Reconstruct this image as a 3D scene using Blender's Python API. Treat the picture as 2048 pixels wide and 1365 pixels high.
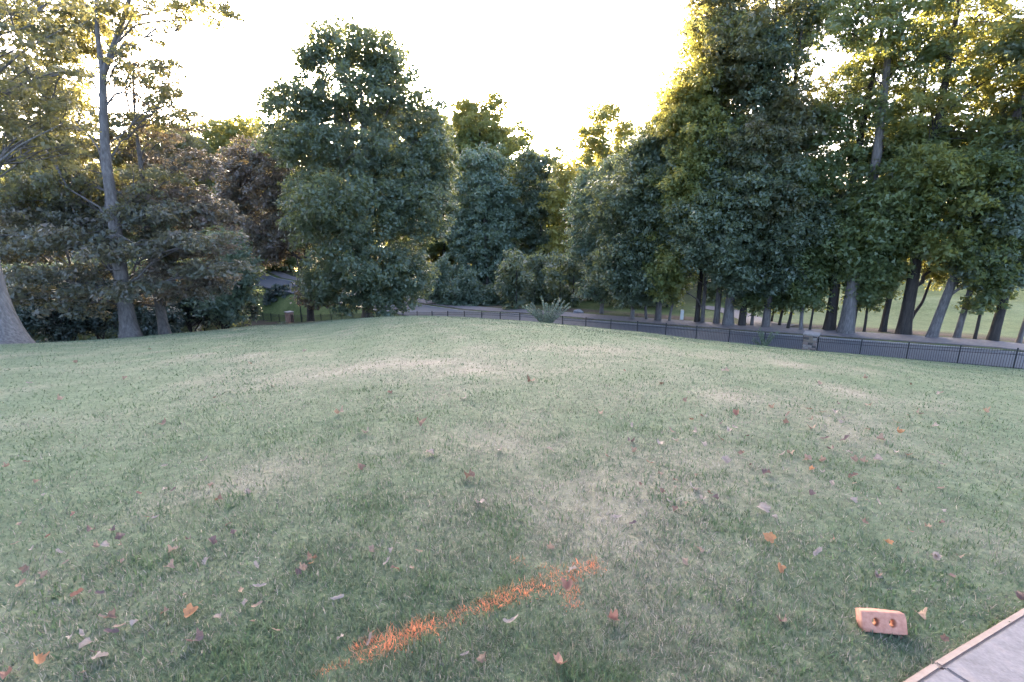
import bpy, bmesh, math, random
import numpy as np
from mathutils import Vector, Matrix

for o in list(bpy.data.objects):
    bpy.data.objects.remove(o)
random.seed(7)
SC = bpy.context.scene
COL = SC.collection
R = math.radians

# ------------------------------------------------------------------ camera, sky, sun, exposure
CAM_H = 1.58                      # eye height above the lawn (z = 0 is the lawn at the photographer's feet)
PITCH = R(14.2)
cam_d = bpy.data.cameras.new('camera')
cam_d.sensor_width = 36.0
cam_d.lens = 18.0
cam_d.clip_start = 0.05
cam_d.clip_end = 3000.0
cam = bpy.data.objects.new('camera', cam_d)
cam.location = (0, 0, CAM_H)
cam.rotation_euler = (math.pi / 2 - PITCH, 0, 0)
COL.objects.link(cam)
SC.camera = cam

SUN_EL, SUN_AZ = R(7.8), R(-11.0)   # low evening sun, straight ahead behind the trees (azimuth from +Y towards +X)
W = bpy.data.worlds.new('World')
SC.world = W
W.use_nodes = True
nt = W.node_tree
sky = nt.nodes.new('ShaderNodeTexSky')
sky.sky_type = 'NISHITA'
sky.sun_disc = False
sky.sun_elevation = SUN_EL
sky.sun_rotation = SUN_AZ
sky.air_density = 0.4
sky.dust_density = 3.0
sky.ozone_density = 0.4
nt.links.new(sky.outputs[0], nt.nodes['Background'].inputs[0])
nt.nodes['Background'].inputs[1].default_value = 0.15

sun_d = bpy.data.lights.new('sun', 'SUN')
sun_d.energy = 3.0
sun_d.angle = R(0.55)
sun_d.color = (1.0, 0.84, 0.55)
sun = bpy.data.objects.new('sun', sun_d)
sdir = Vector((math.sin(SUN_AZ) * math.cos(SUN_EL), math.cos(SUN_AZ) * math.cos(SUN_EL), math.sin(SUN_EL)))
sun.rotation_euler = sdir.to_track_quat('Z', 'Y').to_euler()
sun.location = sdir * 400
COL.objects.link(sun)

SC.view_settings.view_transform = 'Standard'
SC.view_settings.look = 'None'
SC.view_settings.gamma = 1.0
SC.view_settings.use_curve_mapping = False
SC.view_settings.exposure = 3.95
SC.render.engine = 'CYCLES'
SC.cycles.max_bounces = 5
SC.cycles.diffuse_bounces = 2
SC.cycles.glossy_bounces = 2
SC.cycles.transmission_bounces = 3
SC.cycles.caustics_reflective = False
SC.cycles.caustics_refractive = False
SC.cycles.use_denoising = True

# ------------------------------------------------------------------ measuring helpers (photo pixel -> place)
CP, SP, F = math.cos(PITCH), math.sin(PITCH), 1024.0


def ray(px, py):
    u = (px - 1024.0) / F
    v = (py - 682.5) / F
    return np.array([u, CP - v * SP, -SP - v * CP])


def at(px, py, d):
    """the place seen at a pixel at camera depth d"""
    return np.array([0, 0, CAM_H]) + ray(px, py) * d


# ------------------------------------------------------------------ the land
FP0 = np.array([28.7, 28.2])
FDIR = np.array([-68.2, 51.3]); FDIR = FDIR / np.linalg.norm(FDIR)
FNOR = np.array([-FDIR[1] * -1, FDIR[0] * -1])         # away from the lawn
_bs = [-40, 0, 2.3, 4.8, 7.2, 13, 18, 25, 30, 35, 40, 44.2, 49, 53.9, 56.2, 75.5, 80.3, 85.4, 100, 140]
_bz = [-8.2, -8.84, -9.06, -9.25, -9.43, -9.76, -9.94, -10.32, -10.64, -10.89, -11.3, -11.83, -12.39, -12.99, -13.35, -15.9, -16.4, -16.8, -17.0, -16]
_bz = [z + CAM_H for z in _bz]


def sstep(a, b, x):
    t = np.clip((x - a) / (b - a), 0, 1)
    return t * t * (3 - 2 * t)


def fence_sn(x, y):
    dx, dy = x - FP0[0], y - FP0[1]
    return dx * FDIR[0] + dy * FDIR[1], dx * FNOR[0] + dy * FNOR[1]


def base_z(s):
    return np.interp(s, _bs, _bz)


def road_n0(s):      # near edge of the road, measured out from the fence
    return np.interp(s, [-60, 45, 60, 85, 105, 180, 230], [0.9, 0.9, 3.0, 5.0, 6.5, 21.0, 26.0])


def road_z(s):
    z = np.interp(s, [-60, 40, 52, 62, 104, 180, 240], [0, 0, 0, 0, 0, 5.2, 9.0])
    b = np.interp(s, [-60, 0, 18, 30, 40, 50, 60, 240], [-8.6, -8.95, -10.05, -10.75, -11.35, -12.3, -12.9, -12.9]) + CAM_H
    return z + b


def road_w(s):
    return np.interp(s, [30, 62], [4.4, 6.6])


def outer_z(x, y):
    s, n = fence_sn(x, y)
    b, r0, rz = base_z(s), road_n0(s), road_z(s)
    z = b + (rz - b) * sstep(0.3, 1.0, n / np.maximum(r0, 0.5))
    m = n - r0 - road_w(s)
    # land beyond the road: gentle on the fairway side, climbing to the wood further left
    left = sstep(10, 45, s)
    up = np.interp(m, [0, 5, 12, 30, 60, 120, 260, 700], [0, 0.0, -0.5, -0.6, 2.0, 9.5, 24, 40])
    flat = np.interp(m, [0, 5, 12, 22, 40, 70, 120, 260, 700], [0, 0.0, -0.8, -1.5, -1.2, 1.0, 7, 22, 40])
    mound = 1.1 * np.exp(-(((s - 4) / 9) ** 2) - ((m - 27) / 6.0) ** 2) + 0.7 * np.exp(-(((s + 12) / 10) ** 2) - ((m - 20) / 5.0) ** 2)
    z = z + np.where(m > 0, up * left + (flat + mound) * (1 - left), 0)
    z = z + np.where(s > 150, (s - 150) * 0.06, 0)
    z = z + np.where(s < -60, (-60 - s) * 0.05, 0)
    return z


# edge of the lawn as the photograph shows it (pixel), and how far its line of sight clears the ground at the fence
_edge = [(-200, 695), (0, 690), (130, 684), (262, 676), (420, 662), (500, 653), (580, 647), (700, 638), (800, 632.5), (860, 632), (940, 636), (1000, 639.5),
         (1060, 644), (1131, 650), (1250, 662), (1400, 680), (1500, 690), (1600, 700), (1727, 711), (1821, 720), (1925, 729), (2048, 741), (2300, 760)]
_th, _tan, _sb = [], [], []
for ex, ey in _edge:
    rr = ray(ex, ey)
    hor = math.hypot(rr[0], rr[1])
    th = math.atan2(rr[0], rr[1])
    t = -rr[2] / hor
    # distance to the fence along this azimuth
    dv = np.array([math.sin(th), math.cos(th)])
    rf = float(np.dot(FP0, FNOR) / np.dot(dv, FNOR))
    s_, _n = fence_sn(dv[0] * rf, dv[1] * rf)
    zf = float(base_z(s_)) - CAM_H
    hid = max(0.02, -zf - t * rf)
    sb = (math.sqrt(CAM_H) + math.sqrt(hid)) / rf
    if ex < 560:
        rc = np.interp(ex, [-200, 0, 130, 262, 420, 560], [22, 24, 29, 33, 36, 36])
        sb = math.sqrt(CAM_H) / rc
    _th.append(th); _tan.append(t); _sb.append(sb)


_tg = np.linspace(-1.2, 1.2, 481)
_k = np.exp(-(np.arange(-60, 61) * (2.4 / 480) / R(3.2)) ** 2 / 2); _k /= _k.sum()
_t0 = np.interp(_tg, _th, _tan)
_s0 = np.interp(_tg, _th, _sb)
_k2 = np.exp(-(np.arange(-60, 61) * (2.4 / 480) / R(.9)) ** 2 / 2); _k2 /= _k2.sum()
_tan = np.convolve(np.pad(_t0, 60, 'edge'), _k2, 'valid')
_sb = np.convolve(np.pad(_s0, 60, 'edge'), _k, 'valid')
_th = _tg


def lawn_z(x, y):
    th = np.arctan2(x, y)
    r = np.hypot(x, y)
    t = np.interp(th, _th, _tan)
    sb = np.interp(th, _th, _sb)
    a = t - 2 * math.sqrt(CAM_H) * sb
    w = sstep(-0.3, 0.6, np.cos(th))
    bumps = 0.02 * np.sin(x * 0.9 + 1) * np.sin(y * 0.7) * sstep(2, 10, r)
    far = -(a * r + sb * sb * r * r) * w
    near = -(.098 * r + .00135 * r * r) * w
    k = sstep(4, 24, r)
    return near * (1 - k) + far * k + bumps


def ground_z(x, y):
    x = np.asarray(x, float); y = np.asarray(y, float)
    s, n = fence_sn(x, y)
    o = outer_z(x, y)
    l = lawn_z(x, y)
    k = 0.35
    d = l - o
    soft = 0.5 * (d + np.sqrt(d * d + k * k)) - 0.5 * k * np.exp(-d * d)
    soft = np.maximum(soft, 0)
    return o + soft * sstep(0.9, -0.6, n)


def hit(px, py, dmin=0.8, dmax=140):
    """where the line of sight through a pixel meets the land"""
    rr = ray(px, py)
    d = np.geomspace(dmin, dmax, 4000)
    p = np.array([0, 0, CAM_H])[:, None] + rr[:, None] * d
    below = p[2] < ground_z(p[0], p[1])
    i = int(np.argmax(below)) if below.any() else len(d) - 1
    return p[0, i], p[1, i], float(ground_z(p[0, i], p[1, i])), d[i]


def foot(px, d):
    """a point of the land in the pixel column px at depth d"""
    x = (px - 1024.0) / F * d
    y = d
    for _ in range(6):
        z = float(ground_z(x, y))
        v = (-(z - CAM_H) / d - SP) / CP
        y = d * (CP - v * SP)
    return x, y, float(ground_z(x, y)), d


# ------------------------------------------------------------------ object helpers
def tag(o, label=None, cat=None, group=None, kind=None):
    if label: o['label'] = label
    if cat: o['category'] = cat
    if group: o['group'] = group
    if kind: o['kind'] = kind
    return o


def empty(name, loc):
    o = bpy.data.objects.new(name, None)
    o.location = loc
    o.empty_display_size = 0.2
    COL.objects.link(o)
    return o


def link(name, me, parent=None, mat=None, loc=None):
    if mat is not None and not me.materials:
        me.materials.append(mat)
    o = bpy.data.objects.new(name, me)
    COL.objects.link(o)
    if parent is not None:
        o.parent = parent
    if loc is not None:
        o.location = loc
    return o


def np_mesh(name, verts, faces, smooth=False, attr=None, col=None):
    """verts (n,3); faces (m,k) all of one size, or list of such arrays"""
    me = bpy.data.meshes.new(name)
    fl = faces if isinstance(faces, list) else [faces]
    fl = [f for f in fl if len(f)]
    nv = len(verts)
    me.vertices.add(nv)
    me.vertices.foreach_set('co', np.ascontiguousarray(verts, np.float32).ravel())
    idx = np.concatenate([f.ravel() for f in fl]).astype(np.int32)
    sizes = np.concatenate([np.full(len(f), f.shape[1], np.int32) for f in fl])
    starts = np.concatenate([[0], np.cumsum(sizes)[:-1]]).astype(np.int32)
    me.loops.add(len(idx))
    me.loops.foreach_set('vertex_index', idx)
    me.polygons.add(len(sizes))
    me.polygons.foreach_set('loop_start', starts)
    me.polygons.foreach_set('loop_total', sizes)
    me.polygons.foreach_set('use_smooth', np.full(len(sizes), smooth, bool))
    if attr is not None:
        a = me.attributes.new('rnd', 'FLOAT', 'POINT')
        a.data.foreach_set('value', np.ascontiguousarray(attr, np.float32))
    if col is not None:
        a = me.attributes.new('tint', 'FLOAT_COLOR', 'POINT')
        c = np.ones((nv, 4), np.float32); c[:, :3] = col
        a.data.foreach_set('color', c.ravel())
    me.update(calc_edges=True)
    return me


class MB:
    """collects boxes and tubes into one mesh"""
    def __init__(s):
        s.v, s.q, s.n = [], [], 0

    def add(s, v, q):
        s.v.append(np.asarray(v, float)); s.q.append(np.asarray(q, int) + s.n); s.n += len(v)

    def box(s, c, size, M=None):
        h = np.array(size) / 2.0
        v = np.array([[x, y, z] for x in (-1, 1) for y in (-1, 1) for z in (-1, 1)]) * h
        if M is not None:
            v = v @ np.array(M).T
        s.add(v + np.array(c), [[0, 1, 3, 2], [4, 6, 7, 5], [0, 4, 5, 1], [2, 3, 7, 6], [0, 2, 6, 4], [1, 5, 7, 3]])

    def tube(s, pts, rad, k=6, cap=True):
        pts = np.asarray(pts, float)
        n = len(pts)
        rad = np.broadcast_to(np.asarray(rad, float), (n,)) if np.ndim(rad) < 2 else rad
        tan = np.gradient(pts, axis=0)
        tan /= np.linalg.norm(tan, axis=1)[:, None] + 1e-9
        ref = np.array([1.0, 0, 0]) if abs(tan[0][0]) < 0.8 else np.array([0, 1.0, 0])
        ang = np.arange(k) * 2 * math.pi / k
        out = []
        for i in range(n):
            a = np.cross(tan[i], ref); a /= np.linalg.norm(a) + 1e-9
            b = np.cross(tan[i], a)
            ref = -np.cross(tan[i], a) * 0 + np.cross(a, tan[i])
            r = rad[i] if np.ndim(rad) == 1 else rad[i][:, None]
            ring = pts[i] + r * (np.cos(ang)[:, None] * a + np.sin(ang)[:, None] * b)
            out.append(ring)
        v = np.concatenate(out)
        q = []
        for i in range(n - 1):
            for j in range(k):
                q.append([i * k + j, i * k + (j + 1) % k, (i + 1) * k + (j + 1) % k, (i + 1) * k + j])
        s.add(v, q)

    def mesh(s, name, smooth=False, off=None):
        v = np.concatenate(s.v)
        if off is not None:
            v = v - np.array(off)
        return np_mesh(name, v, np.concatenate(s.q), smooth)


# ------------------------------------------------------------------ materials
def mat(name):
    m = bpy.data.materials.new(name)
    m.use_nodes = True
    n = m.node_tree
    return m, n, n.nodes['Principled BSDF'], n.nodes['Material Output']


def ramp(n, fac, stops, interp='LINEAR'):
    r = n.nodes.new('ShaderNodeValToRGB')
    r.color_ramp.interpolation = interp
    el = r.color_ramp.elements
    while len(el) > len(stops):
        el.remove(el[-1])
    while len(el) < len(stops):
        el.new(0.5)
    for e, (p, c) in zip(el, stops):
        e.position = p
        e.color = (*c, 1)
    n.links.new(fac, r.inputs[0])
    return r.outputs[0]


def noise(n, scale, detail=4, rough=0.6, coord='Object', vec=None, stretch=None):
    t = n.nodes.new('ShaderNodeTexNoise')
    t.inputs['Scale'].default_value = scale
    t.inputs['Detail'].default_value = detail
    t.inputs['Roughness'].default_value = rough
    tc = n.nodes.new('ShaderNodeTexCoord')
    out = tc.outputs[coord]
    if stretch:
        mp = n.nodes.new('ShaderNodeMapping')
        mp.inputs['Scale'].default_value = stretch
        n.links.new(out, mp.inputs[0])
        out = mp.outputs[0]
    n.links.new(out, t.inputs['Vector'])
    return t.outputs['Fac']


def mix(n, fac, a, b, mode='MIX'):
    m = n.nodes.new('ShaderNodeMix')
    m.data_type = 'RGBA'
    m.blend_type = mode
    for s, val in ((0, fac), (6, a), (7, b)):
        if hasattr(val, 'links') or isinstance(val, bpy.types.NodeSocket):
            n.links.new(val, m.inputs[s])
        elif s == 0:
            m.inputs[0].default_value = val
        else:
            m.inputs[s].default_value = (*val, 1)
    return m.outputs[2]


def bump(n, b, h, strength=0.5, dist=0.02):
    bp = n.nodes.new('ShaderNodeBump')
    bp.inputs['Strength'].default_value = strength
    bp.inputs['Distance'].default_value = dist
    n.links.new(h, bp.inputs['Height'])
    n.links.new(bp.outputs[0], b.inputs['Normal'])


def leaf_mat(name, stops, trans, tfac=0.45, rough=0.42, spec=0.55):
    m, n, b, out = mat(name)
    a = n.nodes.new('ShaderNodeAttribute'); a.attribute_name = 'rnd'
    c = ramp(n, a.outputs['Fac'], stops)
    n.links.new(c, b.inputs['Base Color'])
    b.inputs['Roughness'].default_value = rough
    b.inputs['Specular IOR Level'].default_value = spec
    tr = n.nodes.new('ShaderNodeBsdfTranslucent')
    n.links.new(mix(n, 0.75, c, trans), tr.inputs[0])
    ms = n.nodes.new('ShaderNodeMixShader')
    ms.inputs[0].default_value = tfac
    n.links.new(b.outputs[0], ms.inputs[1])
    n.links.new(tr.outputs[0], ms.inputs[2])
    n.links.new(ms.outputs[0], out.inputs[0])
    return m


M = {}
M['leaf_dark'] = leaf_mat('foliage_dark_green', [(0, (.055, .082, .062)), (.5, (.085, .118, .086)), (1, (.125, .160, .112))], (.40, .40, .10), .38)
M['leaf_green'] = leaf_mat('foliage_green', [(0, (.060, .090, .046)), (.5, (.092, .130, .062)), (1, (.135, .175, .082))], (.46, .44, .09), .45)
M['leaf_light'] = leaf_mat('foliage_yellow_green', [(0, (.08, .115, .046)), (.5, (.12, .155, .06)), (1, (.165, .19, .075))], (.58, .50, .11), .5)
M['leaf_brown'] = leaf_mat('foliage_turning_brown', [(0, (.060, .070, .056)), (.4, (.092, .090, .072)), (.7, (.125, .098, .084)), (1, (.165, .115, .10))], (.34, .25, .12), .34)
M['leaf_turning'] = leaf_mat('foliage_turning_gold', [(0, (.060, .078, .052)), (.5, (.092, .106, .068)), (.8, (.125, .118, .080)), (1, (.155, .118, .090))], (.46, .40, .11), .42)
M['leaf_ever'] = leaf_mat('foliage_evergreen', [(0, (.026, .040, .034)), (.6, (.042, .062, .050)), (1, (.066, .092, .070))], (.12, .15, .05), .16)
M['leaf_blue'] = leaf_mat('foliage_blue_green', [(0, (.075, .112, .086)), (.5, (.105, .152, .112)), (1, (.15, .195, .145))], (.32, .36, .12), .34)
M['leaf_painted_sun'] = leaf_mat('foliage_painted_sun_glow', [(0, (.13, .14, .04)), (.5, (.22, .21, .055)), (1, (.34, .29, .08))], (.62, .50, .10), .45)  # low sun's glow put into the leaf colour; this tree stands in shade
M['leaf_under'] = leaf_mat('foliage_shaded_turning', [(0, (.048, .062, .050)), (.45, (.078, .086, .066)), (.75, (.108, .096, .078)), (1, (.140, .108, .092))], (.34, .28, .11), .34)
M['leaf_grey'] = leaf_mat('foliage_grey_green', [(0, (.14, .17, .12)), (.5, (.20, .23, .165)), (1, (.27, .29, .215))], (.30, .33, .16), .2)


def bark_mat(name, c0, c1, c2, scale=3.0):
    m, n, b, out = mat(name)
    f = noise(n, scale, 8, .65, stretch=(3, 3, .45))
    g = noise(n, 1.1, 3, .5)
    c = ramp(n, f, [(.3, c0), (.55, c1), (.8, c2)])
    n.links.new(mix(n, g, c, (.6, .6, .55), 'MULTIPLY'), b.inputs['Base Color'])
    b.inputs['Roughness'].default_value = .9
    bump(n, b, f, .9, .06)
    return m


M['bark'] = bark_mat('bark_grey_brown', (.06, .05, .048), (.145, .125, .12), (.23, .20, .195))
M['bark_pale'] = bark_mat('bark_pale_grey', (.075, .065, .064), (.18, .16, .158), (.29, .265, .26), 4.0)
M['bark_dark'] = bark_mat('bark_dark', (.02, .016, .014), (.05, .04, .035), (.09, .072, .065))


def plain(name, c0, c1, scale=20, rough=.8, bstr=.3, metal=0.0, dist=.01):
    m, n, b, out = mat(name)
    f = noise(n, scale, 6, .6)
    n.links.new(ramp(n, f, [(.3, c0), (.7, c1)]), b.inputs['Base Color'])
    b.inputs['Roughness'].default_value = rough
    b.inputs['Metallic'].default_value = metal
    bump(n, b, f, bstr, dist)
    return m


M['black_metal'] = plain('black_painted_metal', (.008, .008, .010), (.018, .018, .022), 15, .45, .1)
M['white_plastic'] = plain('white_plastic', (.6, .6, .6), (.75, .75, .74), 8, .5, .05)
M['rock'] = plain('grey_rock', (.13, .13, .15), (.28, .27, .29), 4, .9, .8, 0, .05)

# ------------------------------------------------------------------ ground sheets
rng = np.random.default_rng(11)


def vnoise(x, y, scale, seed=0, octaves=3):
    """cheap value noise 0..1"""
    out = np.zeros_like(x, float); amp = 1.0; tot = 0
    for o in range(octaves):
        sx, sy = x / scale * 2 ** o + 37.1 * seed, y / scale * 2 ** o + 91.7 * seed
        ix, iy = np.floor(sx).astype(np.int64), np.floor(sy).astype(np.int64)
        fx, fy = sx - ix, sy - iy
        fx, fy = fx * fx * (3 - 2 * fx), fy * fy * (3 - 2 * fy)

        def hsh(a, b):
            h = (a * 374761393 + b * 668265263 + (seed + o) * 2147483) & 0x7fffffff
            h = ((h ^ (h >> 13)) * 1274126177) & 0x7fffffff
            return ((h ^ (h >> 16)) & 0xffff) / 65535.0
        v = (hsh(ix, iy) * (1 - fx) + hsh(ix + 1, iy) * fx) * (1 - fy) + (hsh(ix, iy + 1) * (1 - fx) + hsh(ix + 1, iy + 1) * fx) * fy
        out += v * amp; tot += amp; amp *= .5
    return out / tot


# straw-coloured worn patches, read off the photograph
_patch_px = [(1140, 1000, 1.0), (960, 872, 1.0), (520, 955, .8), (1400, 925, .7), (1000, 735, .8), (800, 728, .9), (900, 765, .5), (620, 715, .6), (1460, 795, .8),
             (1200, 715, .5), (1600, 730, .6), (480, 760, .5), (1660, 830, .5), (60, 850, .4), (1250, 1130, .4), (1330, 1000, .5), (150, 905, .3), (1120, 690, .5),
             (1750, 880, .3), (420, 712, .6), (1700, 790, .4), (1330, 705, .5)]
PATCH = []
for px_, py_, w_ in _patch_px:
    a = hit(px_, py_)
    PATCH.append((a[0], a[1], max(.22, a[3] * .055), w_))


def dryness(x, y):
    r = np.hypot(x, y)
    d = 0.43 + 0.42 * (vnoise(x, y, 1.7, 3) - .5) + .5 * (vnoise(x, y, .4, 5) - .5) + .14 * (vnoise(x, y, 6, 8) - .5)
    for a, b, rad, w in PATCH:
        ang = math.atan2(a, b)
        dx, dy = x - a, y - b
        rr, tt = dx * math.sin(ang) + dy * math.cos(ang), dx * math.cos(ang) - dy * math.sin(ang)
        q = (rr / (rad * 2.0)) ** 2 + (tt / (rad * 2.2)) ** 2
        q = q * (.6 + .9 * vnoise(x, y, rad * .9 + .05, 9))
        d = d + w * np.interp(math.hypot(a, b), [3, 10, 20], [.6, .4, .2]) * np.exp(-q)
    # mowing passes running down the slope
    st = np.sin((x * .97 + y * .25) * 2 * math.pi / 1.5 + .6 * vnoise(x, y, 5, 2))
    d = d + .15 * st * sstep(6, 16, r) - .06 * sstep(8, 20, r)
    return np.clip(d, 0, 1)


def lerp3(stops, t):
    ps = [p for p, c in stops]
    return np.stack([np.interp(t, ps, [c[k] for p, c in stops]) for k in range(3)], -1)


LAWN_STOPS = [(0, (.072, .112, .064)), (.35, (.112, .148, .092)), (.6, (.166, .178, .130)), (.8, (.240, .222, .178)), (1, (.32, .28, .24))]


def axis(lo, hi, near, step, grow):
    v = [0.0]; s = step
    while v[-1] < hi:
        if v[-1] > near: s *= grow
        v.append(v[-1] + s)
    w = [0.0]; s = step
    while w[-1] > lo:
        if w[-1] < -near: s *= grow
        w.append(w[-1] - s)
    return np.array(sorted(set(w[1:] + v)))


gx = axis(-700, 700, 44, .7, 1.09)
gy = axis(-120, 900, 62, .7, 1.09)
GX, GY = np.meshgrid(gx, gy)
GZ = ground_z(GX.ravel(), GY.ravel())
gv = np.stack([GX.ravel(), GY.ravel(), GZ], 1)
nx, ny = len(gx), len(gy)
ii, jj = np.meshgrid(np.arange(nx - 1), np.arange(ny - 1))
k0 = (jj * nx + ii).ravel()
gq = np.stack([k0, k0 + 1, k0 + nx + 1, k0 + nx], 1)
cx, cy = gv[gq].mean(1)[:, 0], gv[gq].mean(1)[:, 1]
cs, cn = fence_sn(cx, cy)
lawn_mask = (cn < -.1) & (cy > -60) & (cx > -60) & (np.hypot(cx, cy) < 95)


def submesh(name, mask, colfn):
    q = gq[mask]
    ids = np.unique(q)
    remap = np.zeros(len(gv), int); remap[ids] = np.arange(len(ids))
    v = gv[ids]
    return np_mesh(name, v, remap[q], True, col=colfn(v[:, 0], v[:, 1]))


def ground_col(x, y):
    s, n = fence_sn(x, y)
    m = n - road_n0(s) - road_w(s)
    g = lerp3([(0, (.05, .075, .025)), (1, (.11, .13, .05))], vnoise(x, y, 3, 4))
    litter = lerp3([(0, (.05, .042, .036)), (1, (.115, .08, .065))], vnoise(x, y, 1.2, 6))
    wl = sstep(3.9, 4.4, m) * (1 - sstep(6.5, 9, m)) * (.35 + .65 * sstep(.3, .6, vnoise(x, y, 4, 12)))
    wl = np.maximum(wl, sstep(-.1, .2, m) * (1 - sstep(1.5, 1.8, m)) * .8 * sstep(.35, .6, vnoise(x, y, 2, 18)))
    wood = sstep(16, 24, m) * sstep(22, 40, s)
    wl = np.maximum(wl, wood * .9)
    leftwood = sstep(-2, -8, n) * sstep(70, 84, s)
    wl = np.maximum(wl, leftwood * .95)
    fair = sstep(7.5, 10, m) * (1 - sstep(15, 22, s)) * (1 - sstep(34, 40, m))
    fc = lerp3([(0, (.085, .115, .055)), (1, (.12, .15, .075))], vnoise(x, y, 7, 14))
    c = g * (1 - wl[:, None]) + litter * wl[:, None]
    return c * (1 - fair[:, None]) + fc * fair[:, None]


def lawn_col(x, y):
    c = lerp3(LAWN_STOPS, dryness(x, y) * .9)
    s, n = fence_sn(x, y)
    c = c * np.interp(np.hypot(x, y), [3, 9], [.88, 1.0])[:, None]     # bare soil and thatch show between the blades that are built close by
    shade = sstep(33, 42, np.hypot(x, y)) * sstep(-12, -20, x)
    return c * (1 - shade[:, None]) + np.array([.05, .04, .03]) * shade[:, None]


def ground_mat(name, fine, dark=.55, rough=.9, bd=.03):
    m, n, b, out = mat(name)
    a = n.nodes.new('ShaderNodeAttribute'); a.attribute_name = 'tint'
    f = noise(n, fine, 6, .7)
    g = noise(n, fine * .16, 5, .6)
    k = ramp(n, f, [(.25, (dark, dark, dark)), (.7, (1.35, 1.3, 1.25))])
    k2 = ramp(n, g, [(.3, (.78, .82, .75)), (.7, (1.2, 1.15, 1.15))])
    n.links.new(mix(n, 1.0, mix(n, 1.0, a.outputs['Color'], k, 'MULTIPLY'), k2, 'MULTIPLY'), b.inputs['Base Color'])
    b.inputs['Roughness'].default_value = rough
    b.inputs['Specular IOR Level'].default_value = .2
    bump(n, b, f, .8, bd)
    return m


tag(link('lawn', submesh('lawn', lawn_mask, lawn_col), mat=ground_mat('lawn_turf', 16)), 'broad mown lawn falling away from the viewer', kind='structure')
tag(link('ground', submesh('ground', ~lawn_mask, ground_col), mat=ground_mat('open_ground', 5, .5, .95, .06)), 'rough grass and wood floor beyond the fence', kind='structure')


def ribbon(name, s0, s1, nfun, width, lift, mt, label, step=1.0, cross=4, thick=.0):
    ss = np.arange(s0, s1, step)
    rows = []
    for k in range(cross + 1):
        n_ = nfun(ss) + (width(ss) if callable(width) else width) * k / cross
        x = FP0[0] + FDIR[0] * ss + FNOR[0] * n_
        y = FP0[1] + FDIR[1] * ss + FNOR[1] * n_
        rows.append(np.stack([x, y, ground_z(x, y) + lift], 1))
    c = cross + 1
    lo0, lo1 = rows[0].copy(), rows[-1].copy()
    lo0[:, 2] -= lift + .15; lo1[:, 2] -= lift + .15
    rows = [lo0] + rows + [lo1]
    c += 2
    v = np.stack(rows, 1).reshape(-1, 3)
    q = []
    for i in range(len(ss) - 1):
        for k in range(c - 1):
            q.append([i * c + k, (i + 1) * c + k, (i + 1) * c + k + 1, i * c + k + 1])
    return tag(link(name, np_mesh(name, v, np.array(q), False), mat=mt), label, kind='structure')


M['asphalt'] = plain('asphalt_weathered', (.06, .06, .07), (.10, .10, .115), 9, .8, .4, 0, .01)
M['concrete_path'] = plain('path_surface', (.12, .10, .102), (.19, .162, .163), 4, .9, .4, 0, .01)
M['kerb'] = plain('kerb_concrete', (.20, .18, .175), (.29, .27, .26), 6, .85, .3)
ribbon('road', -70, 215, road_n0, road_w, .05, M['asphalt'], 'grey asphalt road running behind the fence')
ribbon('kerb', -70, 215, lambda s: road_n0(s) + road_w(s) + .01, .18, .13, M['kerb'], 'pale concrete kerb on the far side of the road', 1.0, 1)
ribbon('footpath', -70, 130, lambda s: road_n0(s) + road_w(s) + 1.4, 2.3, .06, M['concrete_path'], 'mauve-grey path between the road and the row of trees')

# a drive that turns off into the trees
drv = [hit(1580, 655)[:2], hit(1524, 648)[:2], hit(1490, 634)[:2], hit(1455, 622)[:2], hit(1400, 614)[:2]]
dp = np.array(drv)
tt = np.linspace(0, len(dp) - 1, 30)
dc = np.stack([np.interp(tt, range(len(dp)), dp[:, k]) for k in (0, 1)], 1)
dtan = np.gradient(dc, axis=0); dtan /= np.linalg.norm(dtan, axis=1)[:, None]
dn = np.stack([-dtan[:, 1], dtan[:, 0]], 1)
v = []
for k in (-1.4, -.5, .5, 1.4):
    q_ = dc + dn * k
    v.append(np.column_stack([q_, ground_z(q_[:, 0], q_[:, 1]) + .07]))
v = np.stack(v, 1).reshape(-1, 3)
q = np.array([[i * 4 + k, i * 4 + k + 1, (i + 1) * 4 + k + 1, (i + 1) * 4 + k] for i in range(29) for k in range(3)])
tag(link('drive', np_mesh('drive', v, q), mat=M['concrete_path']), 'pale drive winding off between the tree trunks', kind='structure')

# ------------------------------------------------------------------ fence, gate pillars
PIL_STONE = (1611 + 1650) / 2
_pil = None


def fence_pt(s, n=0.0):
    x = FP0[0] + FDIR[0] * s + FNOR[0] * n
    y = FP0[1] + FDIR[1] * s + FNOR[1] * n
    return np.array([x, y, float(ground_z(x, y))])


def s_of_px(px):
    th = math.atan((px - 1024.0) / F / 0.985)
    dv = np.array([math.sin(th), math.cos(th)])
    rf = float(np.dot(FP0, FNOR) / np.dot(dv, FNOR))
    return fence_sn(dv[0] * rf, dv[1] * rf)[0]


S_STONE = s_of_px(1631)
S_BRICK = s_of_px(577)
RZF = math.atan2(FDIR[1], FDIR[0])
RF = np.array(Matrix.Rotation(RZF, 3, 'Z'))
FH = 1.22

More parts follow.
